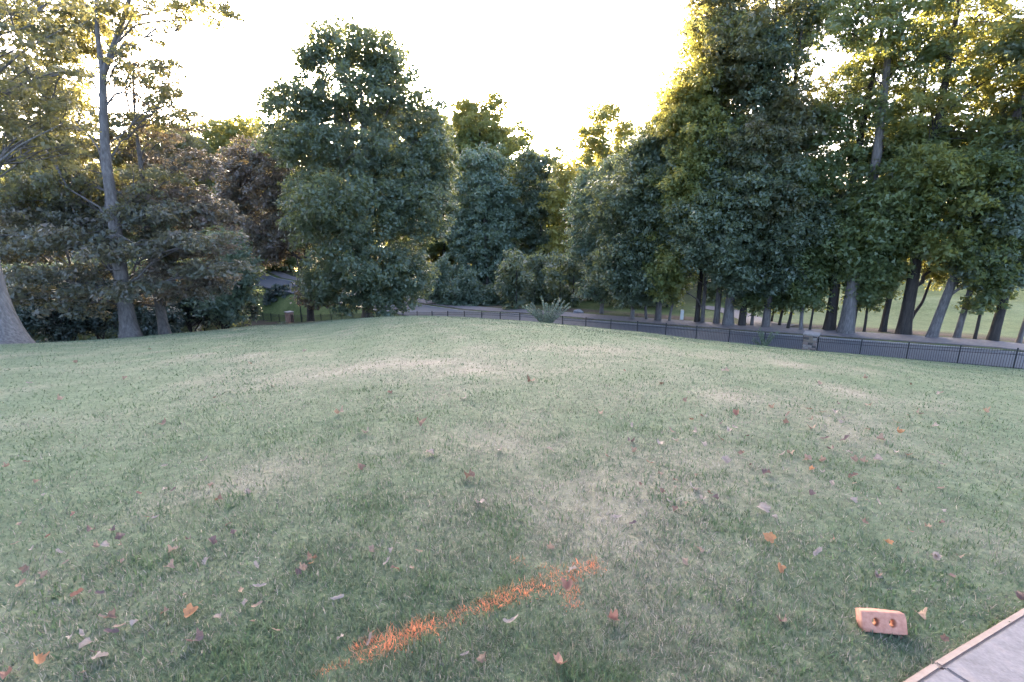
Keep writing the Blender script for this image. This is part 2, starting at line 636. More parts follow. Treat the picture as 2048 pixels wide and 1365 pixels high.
pk = MB()
pk.box((0, 0, FH / 2 - .03), (.016, .016, FH - .06))
pk.add(np.array([[-.008, -.008, FH - .06], [.008, -.008, FH - .06], [.008, .008, FH - .06], [-.008, .008, FH - .06], [0, 0, FH]]),
       [[0, 1, 4, 4], [1, 2, 4, 4], [2, 3, 4, 4], [3, 0, 4, 4]])
_v = np.concatenate(pk.v)
PICKET = np_mesh('picket', _v, [np.array(pk.q[0]), np.array([[8, 9, 12], [9, 10, 12], [10, 11, 12], [11, 8, 12]])])
PICKET.materials.append(M['black_metal'])
pp = MB(); pp.box((0, 0, (FH + .08) / 2 - .1), (.065, .065, FH + .08 + .2)); pp.box((0, 0, FH + .09), (.08, .08, .03))
POST = pp.mesh('post'); POST.materials.append(M['black_metal'])


def fence(s0, s1, label, max_pickets=300, from_far=False):
    root_p = fence_pt(s0)
    root = empty('metal_fence', root_p)
    tag(root, label, 'fence')
    npan = max(1, int(math.ceil((s1 - s0) / 2.44 - .05)))
    edges = [min(s0 + 2.44 * k, s1) for k in range(npan + 1)]
    made, rest = 0, MB()
    for k, s in enumerate(edges):
        p = fence_pt(s)
        o = link('post', POST, root); o.location = p - root_p; o.rotation_euler = (0, 0, RZF)
    for k in range(npan):
        a, b = fence_pt(edges[k]), fence_pt(edges[k + 1])
        d = b - a; L = np.linalg.norm(d)
        for hz in (.14, FH - .30, FH - .10):
            r = MB(); r.tube([a + d * .012 + [0, 0, hz], b - d * .012 + [0, 0, hz]], .015, 4)
            link('rail', r.mesh('rail', off=root_p), root, M['black_metal'])
        m = max(1, int(round(L / .115)))
        for j in range(1, m):
            p = a + d * (j / m)
            if made < max_pickets:
                o = link('picket', PICKET, root); o.location = p - root_p + np.array([0, 0, .03]); o.rotation_euler = (0, 0, RZF)
                made += 1
            else:
                rest.add(_v @ RF.T + p + np.array([0, 0, .03]), pk.q[0])
    if rest.n:
        o = link('picket_run', rest.mesh('picket_run', off=root_p), root, M['black_metal'])
        o['kind'] = 'stuff'


fence(S_STONE - .45 - 2.44 * 5, S_STONE - .45, 'black metal picket fence running from the stone pillar out of the picture')
fence(S_STONE + .45, S_BRICK - .5, 'long black metal picket fence between the stone pillar and the brick pillar')
fence(S_BRICK + .5, S_BRICK + .5 + 2.44 * 7, 'dark stretch of black picket fence beyond the brick pillar, under the trees')

# stone pillar: coursed stones and a cap
M['stone'] = None
stones = []
for nm, c0, c1 in (('stone_tan', (.15, .11, .082), (.24, .185, .14)), ('stone_rose', (.17, .115, .095), (.26, .185, .155)), ('stone_dark', (.05, .042, .04), (.11, .09, .08)), ('stone_pale', (.22, .18, .155), (.32, .27, .235))):
    stones.append(plain(nm, c0, c1, 9, .9, .6, 0, .02))
M['mortar'] = plain('mortar', (.16, .14, .125), (.24, .21, .19), 12, .95, .3)
M['cap'] = plain('cap_stone', (.22, .185, .17), (.32, .275, .255), 7, .85, .4)


def rough_block(sz, seed, bev=.02):
    bm = bmesh.new()
    bmesh.ops.create_cube(bm, size=1)
    rr = random.Random(seed)
    for vv in bm.verts:
        vv.co = Vector((vv.co.x * sz[0], vv.co.y * sz[1], vv.co.z * sz[2])) + Vector([rr.uniform(-.007, .007) for _ in range(3)])
    bmesh.ops.bevel(bm, geom=list(bm.edges), offset=bev, segments=1, affect='EDGES')
    me = bpy.data.meshes.new('stone')
    bm.to_mesh(me); bm.free()
    return me


p0 = fence_pt(S_STONE, 0)
pil = empty('stone_pillar', p0); pil.rotation_euler = (0, 0, RZF)
tag(pil, 'square stacked-stone pillar with a pale cap breaking the fence', 'pillar')
PW, PH = .80, 1.36
c = MB(); c.box((0, 0, PH / 2 - .2), (PW - .06, PW - .06, PH + .4)); link('core', c.mesh('core'), pil, M['mortar'])
z = -.02; rr = random.Random(5); sid = 0
while z < PH - .05:
    hh = rr.uniform(.11, .19); hh = min(hh, PH - z)
    for face in range(4):
        rot = Matrix.Rotation(face * math.pi / 2, 3, 'Z')
        xx = -PW / 2
        while xx < PW / 2 - .06:
            w = rr.uniform(.18, .42); w = min(w, PW / 2 - xx)
            if PW / 2 - xx - w < .1: w = PW / 2 - xx
            me = rough_block((w - .014, .12, hh - .014), sid); sid += 1
            me.materials.append(stones[rr.choice([0, 0, 1, 1, 2, 3, 3])])
            o = link('stone', me, pil)
            o.location = rot @ Vector((xx + w / 2, -PW / 2 + .055 - rr.uniform(0, .02), z + hh / 2))
            o.rotation_euler = (0, 0, face * math.pi / 2)
            xx += w
    z += hh
cp_ = rough_block((PW + .14, PW + .14, .15), 99, .025)
o = link('cap_stone', cp_, pil, M['cap']); o.location = (0, 0, PH + .075)

# brick pillar
m, n, b, out = mat('red_brickwork')
bt = n.nodes.new('ShaderNodeTexBrick')
bt.inputs['Color1'].default_value = (.25, .11, .075, 1); bt.inputs['Color2'].default_value = (.36, .19, .13, 1); bt.inputs['Mortar'].default_value = (.36, .32, .29, 1)
bt.inputs['Scale'].default_value = 1.0; bt.inputs['Brick Width'].default_value = .2; bt.inputs['Row Height'].default_value = .075; bt.inputs['Mortar Size'].default_value = .008
tc = n.nodes.new('ShaderNodeTexCoord'); mp = n.nodes.new('ShaderNodeMapping'); mp.inputs['Rotation'].default_value = (R(90), 0, 0)
n.links.new(tc.outputs['Object'], mp.inputs[0]); n.links.new(mp.outputs[0], bt.inputs[0]); n.links.new(bt.outputs[0], b.inputs['Base Color'])
b.inputs['Roughness'].default_value = .9
M['brickwork'] = m
p0 = fence_pt(S_BRICK, 0)
pil = empty('brick_pillar', p0); pil.rotation_euler = (0, 0, RZF)
tag(pil, 'reddish brick pillar with a pale cap at the far end of the fence', 'pillar')
c = MB(); c.box((0, 0, .68), (.86, .86, 1.76)); link('shaft', c.mesh('shaft'), pil, M['brickwork'])
o = link('cap_stone', rough_block((1.04, 1.04, .14), 77, .025), pil, M['cap']); o.location = (0, 0, 1.63)

# ------------------------------------------------------------------ foliage builders
def leaf_quads(P, N, L, wid, rg, tri=False):
    """rhombic (near) or pointed triangular (far) leaf faces at P with normals N"""
    n = len(P)
    N = N / (np.linalg.norm(N, axis=1)[:, None] + 1e-9)
    a = rg.normal(size=(n, 3)); a[:, 2] -= .5
    t = a - N * (a * N).sum(1)[:, None]
    t /= np.linalg.norm(t, axis=1)[:, None] + 1e-9
    b = np.cross(N, t)
    L = L * rg.uniform(.45, 1.35, n)[:, None]
    w = L * wid * rg.uniform(.75, 1.25, n)[:, None]
    if tri:
        v = np.stack([P - t * L * .45 + b * w * .5, P - t * L * .35 - b * w * .5 - N * L * .1, P + t * L * .55], 1)
        return v.reshape(-1, 3), np.arange(n * 3).reshape(n, 3)
    v = np.stack([P - t * L * .5, P - t * L * .02 + b * w * .5 - N * L * .08, P + t * L * .5 - N * L * .12, P - t * L * .02 - b * w * .5 - N * L * .08], 1)
    return v.reshape(-1, 3), np.arange(n * 4).reshape(n, 4)


def lobe_points(lobes, leaf_area, cover, rg, clump_r, per=55, flat=.6):
    """lobes: (centre(3), radii(3), weight, pixel-area-like size m2). Returns leaf points, normals, random value, clump centres"""
    PP, NN, RR, CC = [], [], [], []
    for c, r, wgt in lobes:
        c = np.array(c); r = np.array(r)
        area = math.pi * max(r[0], r[1]) * r[2]
        nl = max(12, int(area * cover * wgt / (leaf_area * .5)))
        nc = max(2, int(nl / per))
        d = rg.normal(size=(nc, 3)); d /= np.linalg.norm(d, axis=1)[:, None]
        rad = rg.uniform(.12, 1, nc) ** .45
        cc = c + d * rad[:, None] * r
        CC.append(cc)
        cr = clump_r * rg.uniform(.55, 1.35, nc)
        cnt = np.maximum(4, (per * (cr / clump_r) ** 1.6)).astype(int)
        idx = np.repeat(np.arange(nc), cnt)
        n = len(idx)
        e = rg.normal(size=(n, 3)); e /= np.linalg.norm(e, axis=1)[:, None]
        er = rg.uniform(0, 1, n) ** .5 * cr[idx]
        off = e * er[:, None]; off[:, 2] *= flat
        off[:, 2] -= .18 * (off[:, 0] ** 2 + off[:, 1] ** 2) / cr[idx]
        PP.append(cc[idx] + off)
        NN.append(e * np.array([.6, .6, .5]) + np.array([0, 0, .55]) + rg.normal(size=(n, 3)) * .45)
        cv = rg.uniform(0, 1, nc)
        RR.append(np.clip(.55 * cv[idx] + .45 * rg.uniform(0, 1, n), 0, 1))
    return np.concatenate(PP), np.concatenate(NN), np.concatenate(RR), np.concatenate(CC)


def core_points(lobes, L, rg, k=1.1):
    """larger leaf sprays deep inside the full lobes"""
    PP = []
    for c, r, wgt in lobes:
        if wgt < .65: continue
        r = np.array(r)
        m = int(k * math.pi * max(r[0], r[1]) * r[2] / (.5 * .62 * L * L * .5))
        d = rg.normal(size=(m, 3)); d /= np.linalg.norm(d, axis=1)[:, None]
        PP.append(np.array(c) + d * (rg.uniform(0, 1, m) ** .4 * .72)[:, None] * r)
    if not PP: return np.zeros((0, 3))
    return np.concatenate(PP)


def foliage_mesh(name, P, N, RV, lobes, L, wid, rg, base, tri, core=1.0):
    v, f = leaf_quads(P, N, L, wid, rg, tri)
    a = np.repeat(RV, 3 if tri else 4)
    Q = core_points(lobes, L * 1.3, rg, core)
    if len(Q):
        v2, f2 = leaf_quads(Q, rg.normal(size=Q.shape) + np.array([0, 0, .3]), L * 1.3, wid, rg, tri)
        f = np.concatenate([f, f2 + len(v)]); v = np.concatenate([v, v2])
        a = np.concatenate([a, np.repeat(rg.uniform(0, .6, len(Q)), 3 if tri else 4)])
    return np_mesh(name, v - base, f, False, attr=a)


def limb(mb, a, b, r0, r1, rg, sag=.08, k=5, n=5):
    a, b = np.array(a), np.array(b)
    t = np.linspace(0, 1, n)[:, None]
    p = a + (b - a) * t
    L = np.linalg.norm(b - a)
    p[:, 2] += np.sin(t[:, 0] * math.pi) * L * sag
    p[1:-1] += rg.normal(size=(n - 2, 3)) * L * .035
    mb.tube(p, np.linspace(r0, r1, n), k)
    return p


def trunk_tube(mb, pts, r0, r1, rg, flare=1.7, k=12, seg=16, lump=.06):
    pts = np.array(pts, float)
    t = np.linspace(0, len(pts) - 1, seg) ** 1.0
    # smooth interpolation through the control points
    q = np.stack([np.interp(t, np.arange(len(pts)), pts[:, c]) for c in range(3)], 1)
    for _ in range(2):
        q[1:-1] = .25 * q[:-2] + .5 * q[1:-1] + .25 * q[2:]
    # extra rings near the foot for the flare
    z0 = q[0].copy()
    foot_t = np.array([0, .06, .14, .28, .5])
    extra = z0 + (q[1] - z0) * foot_t[:, None]
    q = np.concatenate([extra, q[1:]])
    s = np.linalg.norm(np.diff(q, axis=0), axis=1).cumsum(); s = np.concatenate([[0], s])
    u = s / s[-1]
    r = r0 + (r1 - r0) * u
    fl = 1 + (flare - 1) * np.exp(-s / (1.3 * r0 + .12))
    ph = rg.uniform(0, 6.28, 3)
    ang = np.arange(k) * 2 * math.pi / k
    lob = 1 + lump * np.sin(ang * 3 + ph[0]) + lump * np.sin(ang * 5 + ph[1])
    rr = np.outer(r * fl, np.ones(k)) * (1 + (lob - 1)[None, :] * (1 + 2.5 * (fl - 1))[:, None])
    mb.tube(q, rr, k)
    return q, r


TREES = []


def tree(name, label, base, trunk, lobes, leaf, bark='bark', L=.34, cover=2.6, clump=.85, seed=0, group=None, cat='tree',
         r0=.3, r1=.08, flare=1.7, flat=.6, wid=.62, nlimb=1.0, extra=(), per=55, sink=.25, tri=True, core=1.0, limb_k=.45, split=None):
    """base: (x,y,z); trunk: list of world points above the base; lobes: list of (centre, radii, weight) in world space"""
    rg = np.random.default_rng(1000 + seed)
    base = np.array(base[:3], float)
    root = empty(name, base)
    tag(root, label, cat, group)
    mb = MB()
    pts = [base - np.array([0, 0, sink])] + [np.array(p) for p in trunk]
    q, r = trunk_tube(mb, pts, r0, r1, rg, flare)
    if lobes:
        P, N, RV, CC = lobe_points(lobes, .5 * wid * L * L, cover, rg, clump, per, flat)
        # limbs: from the trunk up into each lobe, then twigs to a share of the clumps
        hb = base[2]
        for c, rad, wgt in lobes:
            c = np.array(c)
            i = int(np.argmin(np.abs(q[:, 2] - (c[2] - .55 * np.hypot(*(c - q[len(q) // 2])[:2]) - .3 * rad[2]))))
            i = min(max(i, len(q) // 3), len(q) - 1)
            rl = max(.03, r[i] * limb_k)
            pl = limb(mb, q[i], c, rl, .03, rg, .05, 6, 6)
            near = np.where((np.abs((CC - c) / np.array(rad)) < 1.05).all(1))[0]
            m_ = int(min(len(near), 10 * nlimb))
            if m_:
                for j in rg.choice(near, m_, replace=False):
                    a = pl[rg.integers(2, 6)]
                    limb(mb, a, CC[j], .035, .012, rg, .04, 3, 4)
        if split:
            zs, leaf2 = split
            lo = P[:, 2] < zs + rg.normal(0, .6, len(P))
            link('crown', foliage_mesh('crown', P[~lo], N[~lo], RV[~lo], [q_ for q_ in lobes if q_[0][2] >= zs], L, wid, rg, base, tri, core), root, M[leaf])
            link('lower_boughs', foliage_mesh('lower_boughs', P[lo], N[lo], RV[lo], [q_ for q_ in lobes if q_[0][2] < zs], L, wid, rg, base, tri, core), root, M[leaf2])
        else:
            link('crown', foliage_mesh('crown', P, N, RV, lobes, L, wid, rg, base, tri, core), root, M[leaf])
    for path, ra, rb in extra:
        path = np.array(path)
        t = np.linspace(0, len(path) - 1, 4 * len(path))
        pq = np.stack([np.interp(t, np.arange(len(path)), path[:, c_]) for c_ in range(3)], 1)
        pq[1:-1] = .25 * pq[:-2] + .5 * pq[1:-1] + .25 * pq[2:]
        mb.tube(pq, np.linspace(ra, rb, len(pq)), 7)
    me = mb.mesh('trunk', True, base)
    link('trunk', me, root, M[bark])
    TREES.append(root)
    return root


def px_lobes(spec, d, depth_r=None, rg=None):
    """spec rows: (px, py, rx_px, ry_px, weight, depth offset)"""
    out = []
    for row in spec:
        x, y, rx, ry = row[:4]
        w = row[4] if len(row) > 4 else 1.0
        do = row[5] if len(row) > 5 else 0.0
        dd = d + do
        rxm, rym = rx * dd / F, ry * dd / F
        out.append((at(x, y, dd), (rxm, depth_r or max(rxm, 1.2), rym), w))
    return out


def px_path(pts, d, dd=None):
    return [at(x, y, d + (dd[i] if dd else 0)) for i, (x, y) in enumerate(pts)]


# ------------------------------------------------------------------ trees: the big one in the middle
b_ = foot(735, 46)
tree('oak_tree', 'big broad dark green tree in the middle, with open branches near its top', b_,
     px_path([(733, 560), (727, 440), (724, 340), (726, 250), (722, 150)], 46), px_lobes([
         (690, 95, 82, 55, .9, 0), (770, 112, 55, 55, .8, 1), (625, 120, 40, 45, .7, -1), (600, 205, 75, 55, .9, -1), (545, 215, 32, 40, .5, 0), (845, 255, 55, 75, .8, 1), (800, 165, 50, 50, .6, 0),
         (720, 195, 95, 55, .64, 0), (770, 190, 55, 45, .62, 1), (660, 215, 65, 50, .64, 1), (720, 150, 90, 40, .64, 1), (730, 250, 80, 40, .64, 1), (630, 300, 95, 65, 1, -1), (560, 285, 45, 45, .8, 0), (870, 300, 45, 45, .8, 0), (790, 330, 95, 60, .9, 1), (720, 300, 80, 50, .5, -2), (690, 420, 125, 85, 1.1, -3),
         (830, 420, 78, 85, 1, -1), (615, 430, 55, 75, .9, 0), (870, 370, 45, 60, .8, 1), (720, 535, 115, 65, 1.1, -3), (810, 545, 62, 60, 1, -1), (650, 570, 55, 45, 1, -2), (770, 600, 70, 25, .8, -2), (690, 605, 50, 18, .6, -2)], 46),
     'leaf_dark', 'bark', L=.31, cover=3.6, clump=.8, seed=1, r0=.36, r1=.07,
     extra=[(px_path([(727, 400), (712, 330), (700, 250), (690, 180)], 45.5), .14, .04), (px_path([(726, 350), (745, 290), (772, 230), (800, 170)], 46.3), .13, .04),
            (px_path([(727, 380), (760, 340), (800, 300), (850, 270)], 46.5), .12, .03), (px_path([(725, 300), (735, 230), (760, 160)], 46), .1, .03)])

# brown-tinged tree left of it
b_ = hit(622, 644)
dB = 50.0
b_ = foot(622, dB)
tree('turning_tree', 'brown-tinged tree with a dark trunk beside the big middle tree', b_,
     px_path([(618, 570), (612, 500), (600, 420), (580, 330)], dB), px_lobes([
         (500, 330, 65, 50, .9, 2), (545, 300, 45, 40, .7, 0), (560, 390, 60, 75, 1, 0), (480, 410, 55, 65, 1, 2), (545, 480, 65, 55, 1, 1), (595, 460, 40, 50, .9, -1), (645, 575, 30, 34, .9, -1), (645, 606, 34, 14, .8, -1), (606, 590, 14, 14, .8, -1)], dB),
     'leaf_brown', 'bark_dark', L=.31, cover=3.6, clump=.75, seed=2, r0=.33, r1=.08, flare=1.35)

# ------------------------------------------------------------------ trees: the left group
b_ = foot(-8, 17.5)
tree('oak_tree', 'massive pale grey trunk with spreading roots cut by the picture edge', b_,
     px_path([(-30, 590), (-48, 470), (-75, 320), (-105, 120), (-130, -80)], b_[3]), px_lobes([
         (30, 60, 110, 60, .5, -1), (90, 10, 80, 40, .4, 1), (20, 190, 100, 70, .6, 1), (120, 150, 60, 50, .45, 2), (60, 300, 90, 60, .5, 2), (-60, 60, 80, 90, .3, 0), (-70, 240, 70, 80, .3, 0), (120, 260, 60, 50, .35, 3)], b_[3]),
     'leaf_turning', 'bark_pale', L=.18, cover=2.6, clump=.38, seed=3, limb_k=.12, r0=.60, r1=.22, flare=2.0, per=40,
     extra=[(px_path([(-60, 420), (-10, 330), (40, 290), (120, 250)], b_[3]), .05, .012), (px_path([(-90, 280), (-20, 160), (50, 100), (140, 50)], b_[3]), .06, .012)])

b_ = foot(262, 27.0)
d2 = b_[3]
tree('oak_tree', 'tall oak with a stout flared trunk and bare forked top against the sky', b_,
     px_path([(246, 590), (236, 500), (226, 420), (212, 330), (206, 230), (206, 140)], d2), px_lobes([
         (300, 8, 120, 34, .55, 0), (410, 22, 60, 34, .5, 1), (250, 60, 70, 40, .4, 1), (120, 70, 100, 70, .75, 2), (170, 20, 60, 40, .6, 1), (90, 190, 100, 80, .8, 3), (110, 300, 90, 50, .8, 3), (330, 150, 60, 35, .4, 1), (250, 130, 50, 35, .4, 0), (345, 210, 55, 35, .45, 1), (290, 250, 70, 40, .5, 2), (60, 290, 90, 70, .7, 3), (190, 280, 80, 60, .5, 3),
         (170, 380, 120, 60, .7, 3), (60, 400, 90, 60, .8, 2), (300, 370, 80, 40, .6, 2),
         (130, 440, 110, 40, .9, 2), (40, 480, 100, 50, .9, 3), (330, 490, 70, 40, .8, 3), (200, 440, 90, 40, .9, 3), (130, 478, 120, 30, .8, -1), (300, 430, 100, 30, .7, 1), (380, 482, 90, 20, .8, 0), (420, 535, 70, 18, .8, 0), (230, 500, 90, 20, .7, -1.5), (120, 545, 110, 22, .8, 0), (60, 590, 70, 24, .7, 0), (280, 575, 90, 18, .75, -1.2), (150, 610, 70, 20, .7, -.8), (180, 580, 70, 15, .7, -1)], d2),
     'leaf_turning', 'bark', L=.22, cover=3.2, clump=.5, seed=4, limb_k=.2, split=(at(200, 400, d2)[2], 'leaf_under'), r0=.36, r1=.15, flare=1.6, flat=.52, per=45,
     extra=[(px_path([(206, 150), (228, 90), (246, 40), (264, -20), (280, -80)], d2), .16, .08), (px_path([(206, 150), (196, 80), (192, 20), (196, -60)], d2), .15, .07),
            (px_path([(236, 85), (270, 50), (320, 42), (390, 42), (430, 62)], d2), .055, .015), (px_path([(214, 130), (250, 85), (300, 105), (340, 145), (362, 172)], d2), .06, .015),
            (px_path([(210, 215), (232, 185), (275, 190), (330, 225), (368, 250)], d2), .06, .015), (px_path([(238, 470), (275, 492), (320, 484)], d2 - .5), .05, .015), (px_path([(240, 540), (200, 540), (150, 560), (90, 566)], d2 - .4), .04, .012)])

b_ = foot(330, 30.0)
d3 = b_[3]
tree('oak_tree', 'slim dark tree just behind the forked oak, leaning slightly', b_,
     px_path([(317, 600), (303, 520), (290, 420), (282, 320), (266, 230), (268, 120)], d3), px_lobes([
         (270, 130, 40, 30, .35, 0), (300, 190, 60, 30, .35, 0), (330, 250, 70, 35, .45, 1), (260, 300, 50, 40, .4, 1), (370, 330, 80, 40, .6, 1), (330, 400, 100, 40, .7, 1), (420, 430, 70, 35, .7, 1), (340, 540, 70, 20, .8, -1), (400, 500, 80, 20, .8, 0), (370, 580, 80, 18, .8, -1), (250, 600, 60, 15, .7, 0), (430, 560, 50, 15, .7, 0)], d3),
     'leaf_brown', 'bark', L=.22, cover=3.2, clump=.5, seed=5, limb_k=.25, r0=.27, r1=.03, flare=1.5, flat=.52, per=45,
     extra=[(px_path([(268, 260), (250, 180), (262, 120), (272, 60)], d3), .06, .02), (px_path([(283, 330), (310, 290), (350, 270)], d3), .04, .012)])


def shrub(name, label, base, lobes, leaf, L=.2, cover=2.6, clump=.5, seed=0, group=None, flat=.75, stems=5, per=45, cat='shrub', kind=None):
    rg = np.random.default_rng(5000 + seed)
    base = np.array(base[:3], float)
    root = empty(name, base)
    tag(root, label, cat, group)
    P, N, RV, CC = lobe_points(lobes, .31 * L * L, cover, rg, clump, per, flat)
    gz = ground_z(P[:, 0], P[:, 1])
    P[:, 2] = np.maximum(P[:, 2], gz + .05)
    link('foliage', foliage_mesh('foliage', P, N, RV, lobes, L, .62, rg, base, True), root, M[leaf])
    mb = MB()
    for c, r, w in lobes:
        limb(mb, base - np.array([0, 0, .15]), c, .05, .02, rg, .03, 5, 5)
    for j in rg.choice(len(CC), min(stems * len(lobes), len(CC)), replace=False):
        c = lobes[rg.integers(len(lobes))][0]
        limb(mb, base + (np.array(c) - base) * rg.uniform(.2, .7), CC[j], .025, .008, rg, .03, 3, 4)
    link('stems', mb.mesh('stems', True, base), root, M['bark_dark'])
    return root


b_ = foot(455, 42)
shrub('maple_tree', 'rounded fresh green young tree behind the oak boughs, beside the road gap', b_, px_lobes([
    (450, 490, 42, 36, 1), (470, 530, 42, 36, 1, -1), (430, 545, 50, 36, 1), (480, 575, 34, 36, 1), (455, 610, 50, 34, 1, -1), (410, 600, 50, 40, .9)], 42), 'leaf_blue', L=.3, clump=.7, seed=1, cat='tree', cover=2.4)

_bush = [(40, 640, 34, 'dark glossy bush low behind the massive pale trunk'), (140, 640, 36, 'dark bush in the gap between the massive trunk and the forked oak'), (205, 645, 38, 'near-black bush just beside the stout flared oak trunk'),
         (300, 645, 38, 'dark bush filling the space between the two dark oak trunks'), (385, 640, 42, 'dark leafy bush to the side of the slim oak trunk'), (445, 640, 44, 'dark bush at the end of the lawn beside the shadowed fence')]
for k, (x, y, d, lab) in enumerate(_bush):
    b_ = foot(x, d)
    zt = at(x, 600, d)[2] - b_[2]
    rg = np.random.default_rng(70 + k)
    lob = []
    for j in range(6):
        hgt = rg.uniform(.25, 1.0) * max(2.5, zt + 1.5)
        lob.append((np.array([b_[0] + rg.uniform(-1.8, 1.8), b_[1] + rg.uniform(-1, 1.4), b_[2] + hgt]), (rg.uniform(1.0, 1.7), 1.2, rg.uniform(.8, 1.3)), 1.0))
    shrub('bush', lab, b_, lob, ['leaf_ever', 'leaf_ever', 'leaf_ever'][k % 3], L=.2, clump=.5, seed=20 + k, group='bushes under the oaks', cover=2.2)

# small tree and shrubs on the bank by the road
b_ = foot(556, 86)
tree('crape_myrtle', 'small dark round-headed tree on the grass bank before the road', b_, px_path([(556, 612), (555, 595)], 86),
     px_lobes([(556, 590, 22, 15, 1), (543, 597, 16, 13, 1), (572, 594, 17, 15, 1), (560, 579, 16, 11, .9)], 86, 2.0), 'leaf_ever', 'bark', L=.4, clump=.6, seed=8, r0=.09, r1=.05)
b_ = foot(534, 87)
shrub('bush', 'small dark clipped bush beside the round-headed tree on the bank', b_, px_lobes([(534, 600, 8, 7, 1)], 87), 'leaf_ever', L=.35, clump=.5, seed=9)

# ------------------------------------------------------------------ trees beyond the road, middle
def far_tree(label, x, d, pts, spec, leaf, bark='bark', L=.5, seed=0, r0=.25, cover=3.0, clump=1.1, name='woodland_tree', group=None, depth_r=None, **kw):
    b = foot(x, d)
    return tree(name, label, b, px_path(pts, d), px_lobes(spec, d, depth_r), leaf, bark, L=L, cover=cover, clump=clump, seed=seed, r0=r0, group=group, **kw)


far_tree('blue-green tree with a thin grey trunk beyond the road, right of the big tree', 975, 84, [(974, 540), (968, 430), (962, 330)],
         [(970, 325, 55, 40, 1), (955, 400, 62, 60, 1), (1000, 410, 50, 60, 1, 1), (975, 480, 70, 55, 1), (920, 470, 35, 60, .9, 1), (1000, 550, 55, 45, 1), (930, 550, 50, 40, 1)], 'leaf_blue', 'bark_pale', seed=30)
far_tree('thin tall tree with sunlit yellow top rising behind the blue-green tree', 950, 98, [(950, 450), (955, 330), (962, 230)],
         [(985, 212, 40, 30, .85), (930, 222, 36, 32, .8), (960, 255, 60, 40, .9), (1000, 300, 40, 40, .8), (930, 310, 50, 40, .9), (900, 370, 60, 60, 1), (1010, 380, 40, 50, .8)], 'leaf_light', seed=31)
far_tree('dark green tree standing beside the golden gap in the wood', 1082, 86, [(1082, 500), (1080, 400)],
         [(1062, 325, 34, 28, 1), (1095, 340, 26, 28, .9), (1050, 370, 34, 40, 1), (1090, 400, 38, 45, 1), (1058, 450, 42, 50, 1), (1090, 500, 36, 50, 1), (1060, 540, 42, 50, 1), (1080, 590, 44, 32, 1)], 'leaf_dark', 'bark_dark', seed=32)
far_tree('tree with golden backlit glow painted into its leaves, in the gap between dark trees', 1132, 82, [(1132, 520), (1128, 430), (1130, 370)],
         [(1130, 350, 28, 30, .8), (1120, 410, 34, 40, .9), (1150, 450, 36, 50, .9), (1120, 500, 36, 45, .9), (1145, 555, 40, 36, .9), (1115, 570, 30, 36, .8), (1150, 395, 30, 36, .8)], 'leaf_painted_sun', seed=33, cover=2.2)
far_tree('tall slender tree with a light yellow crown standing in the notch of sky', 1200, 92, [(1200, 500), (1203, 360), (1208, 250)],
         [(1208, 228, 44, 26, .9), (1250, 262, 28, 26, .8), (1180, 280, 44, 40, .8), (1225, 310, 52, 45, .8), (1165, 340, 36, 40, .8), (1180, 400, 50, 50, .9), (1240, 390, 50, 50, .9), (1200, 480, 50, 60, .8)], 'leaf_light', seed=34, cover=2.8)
far_tree('far tree with a golden crown peeping over the oak boughs', 350, 96, [(350, 480), (345, 380), (345, 300)],
         [(330, 290, 50, 50, .8), (290, 320, 50, 60, .9), (370, 320, 50, 60, .9), (340, 390, 70, 60, 1), (330, 470, 80, 50, 1)], 'leaf_turning', seed=35)
far_tree('far tree with a sunlit yellow rim behind the brown-tinged tree', 450, 104, [(450, 480), (450, 380), (450, 290)],
         [(440, 265, 45, 32, .8), (490, 262, 38, 30, .8), (420, 320, 55, 50, 1), (500, 320, 50, 50, 1), (450, 390, 70, 60, 1), (430, 470, 70, 50, 1), (530, 470, 60, 60, 1)], 'leaf_light', seed=36)
far_tree('far green tree closing the view above the road bend', 560, 110, [(560, 500), (560, 420)],
         [(540, 440, 60, 50, 1), (590, 470, 50, 50, 1), (510, 500, 50, 40, 1), (570, 520, 50, 30, 1)], 'leaf_green', seed=37)

b_ = foot(940, 71)
shrub('bush', 'pale blue-green bush beyond the road, by the big tree', b_, px_lobes([(935, 560, 28, 26, 1), (915, 590, 30, 26, 1), (950, 590, 34, 30, 1), (930, 610, 40, 16, 1)], 71), 'leaf_blue', L=.36, clump=.7, seed=41, group='bushes beyond the road')
b_ = foot(992, 70)
shrub('bush', 'rounded pale blue-green bush beyond the road, near the spiky shrub', b_, px_lobes([(990, 585, 26, 20, 1), (1005, 600, 22, 20, 1), (975, 605, 24, 16, 1)], 70), 'leaf_blue', L=.36, clump=.7, seed=42, group='bushes beyond the road')
b_ = foot(878, 73)
shrub('bush', 'leafy green bush half hidden behind the skirt of the big tree', b_, px_lobes([(880, 540, 26, 30, 1), (865, 575, 30, 30, 1), (890, 600, 30, 20, 1)], 73), 'leaf_blue', L=.36, clump=.7, seed=43, group='bushes beyond the road')
b_ = foot(1050, 74)
shrub('bush', 'dark bush in shadow behind the spiky shrub', b_, px_lobes([(1050, 590, 34, 30, 1), (1075, 605, 26, 20, 1), (1030, 610, 24, 16, 1)], 74), 'leaf_ever', L=.36, clump=.7, seed=44, group='bushes beyond the road')

# ------------------------------------------------------------------ the row of trees on the right
def top_y(x):
    return np.interp(x, [1130, 1180, 1250, 1310, 1350, 1390, 1440, 1500, 1560, 1620, 1660, 1720, 1780, 1850, 1930, 2000, 2060, 2200], [420, 330, 300, 200, 130, 70, 10, -10, -10, 20, 30, 0, -10, -30, -30, 20, 40, 20])


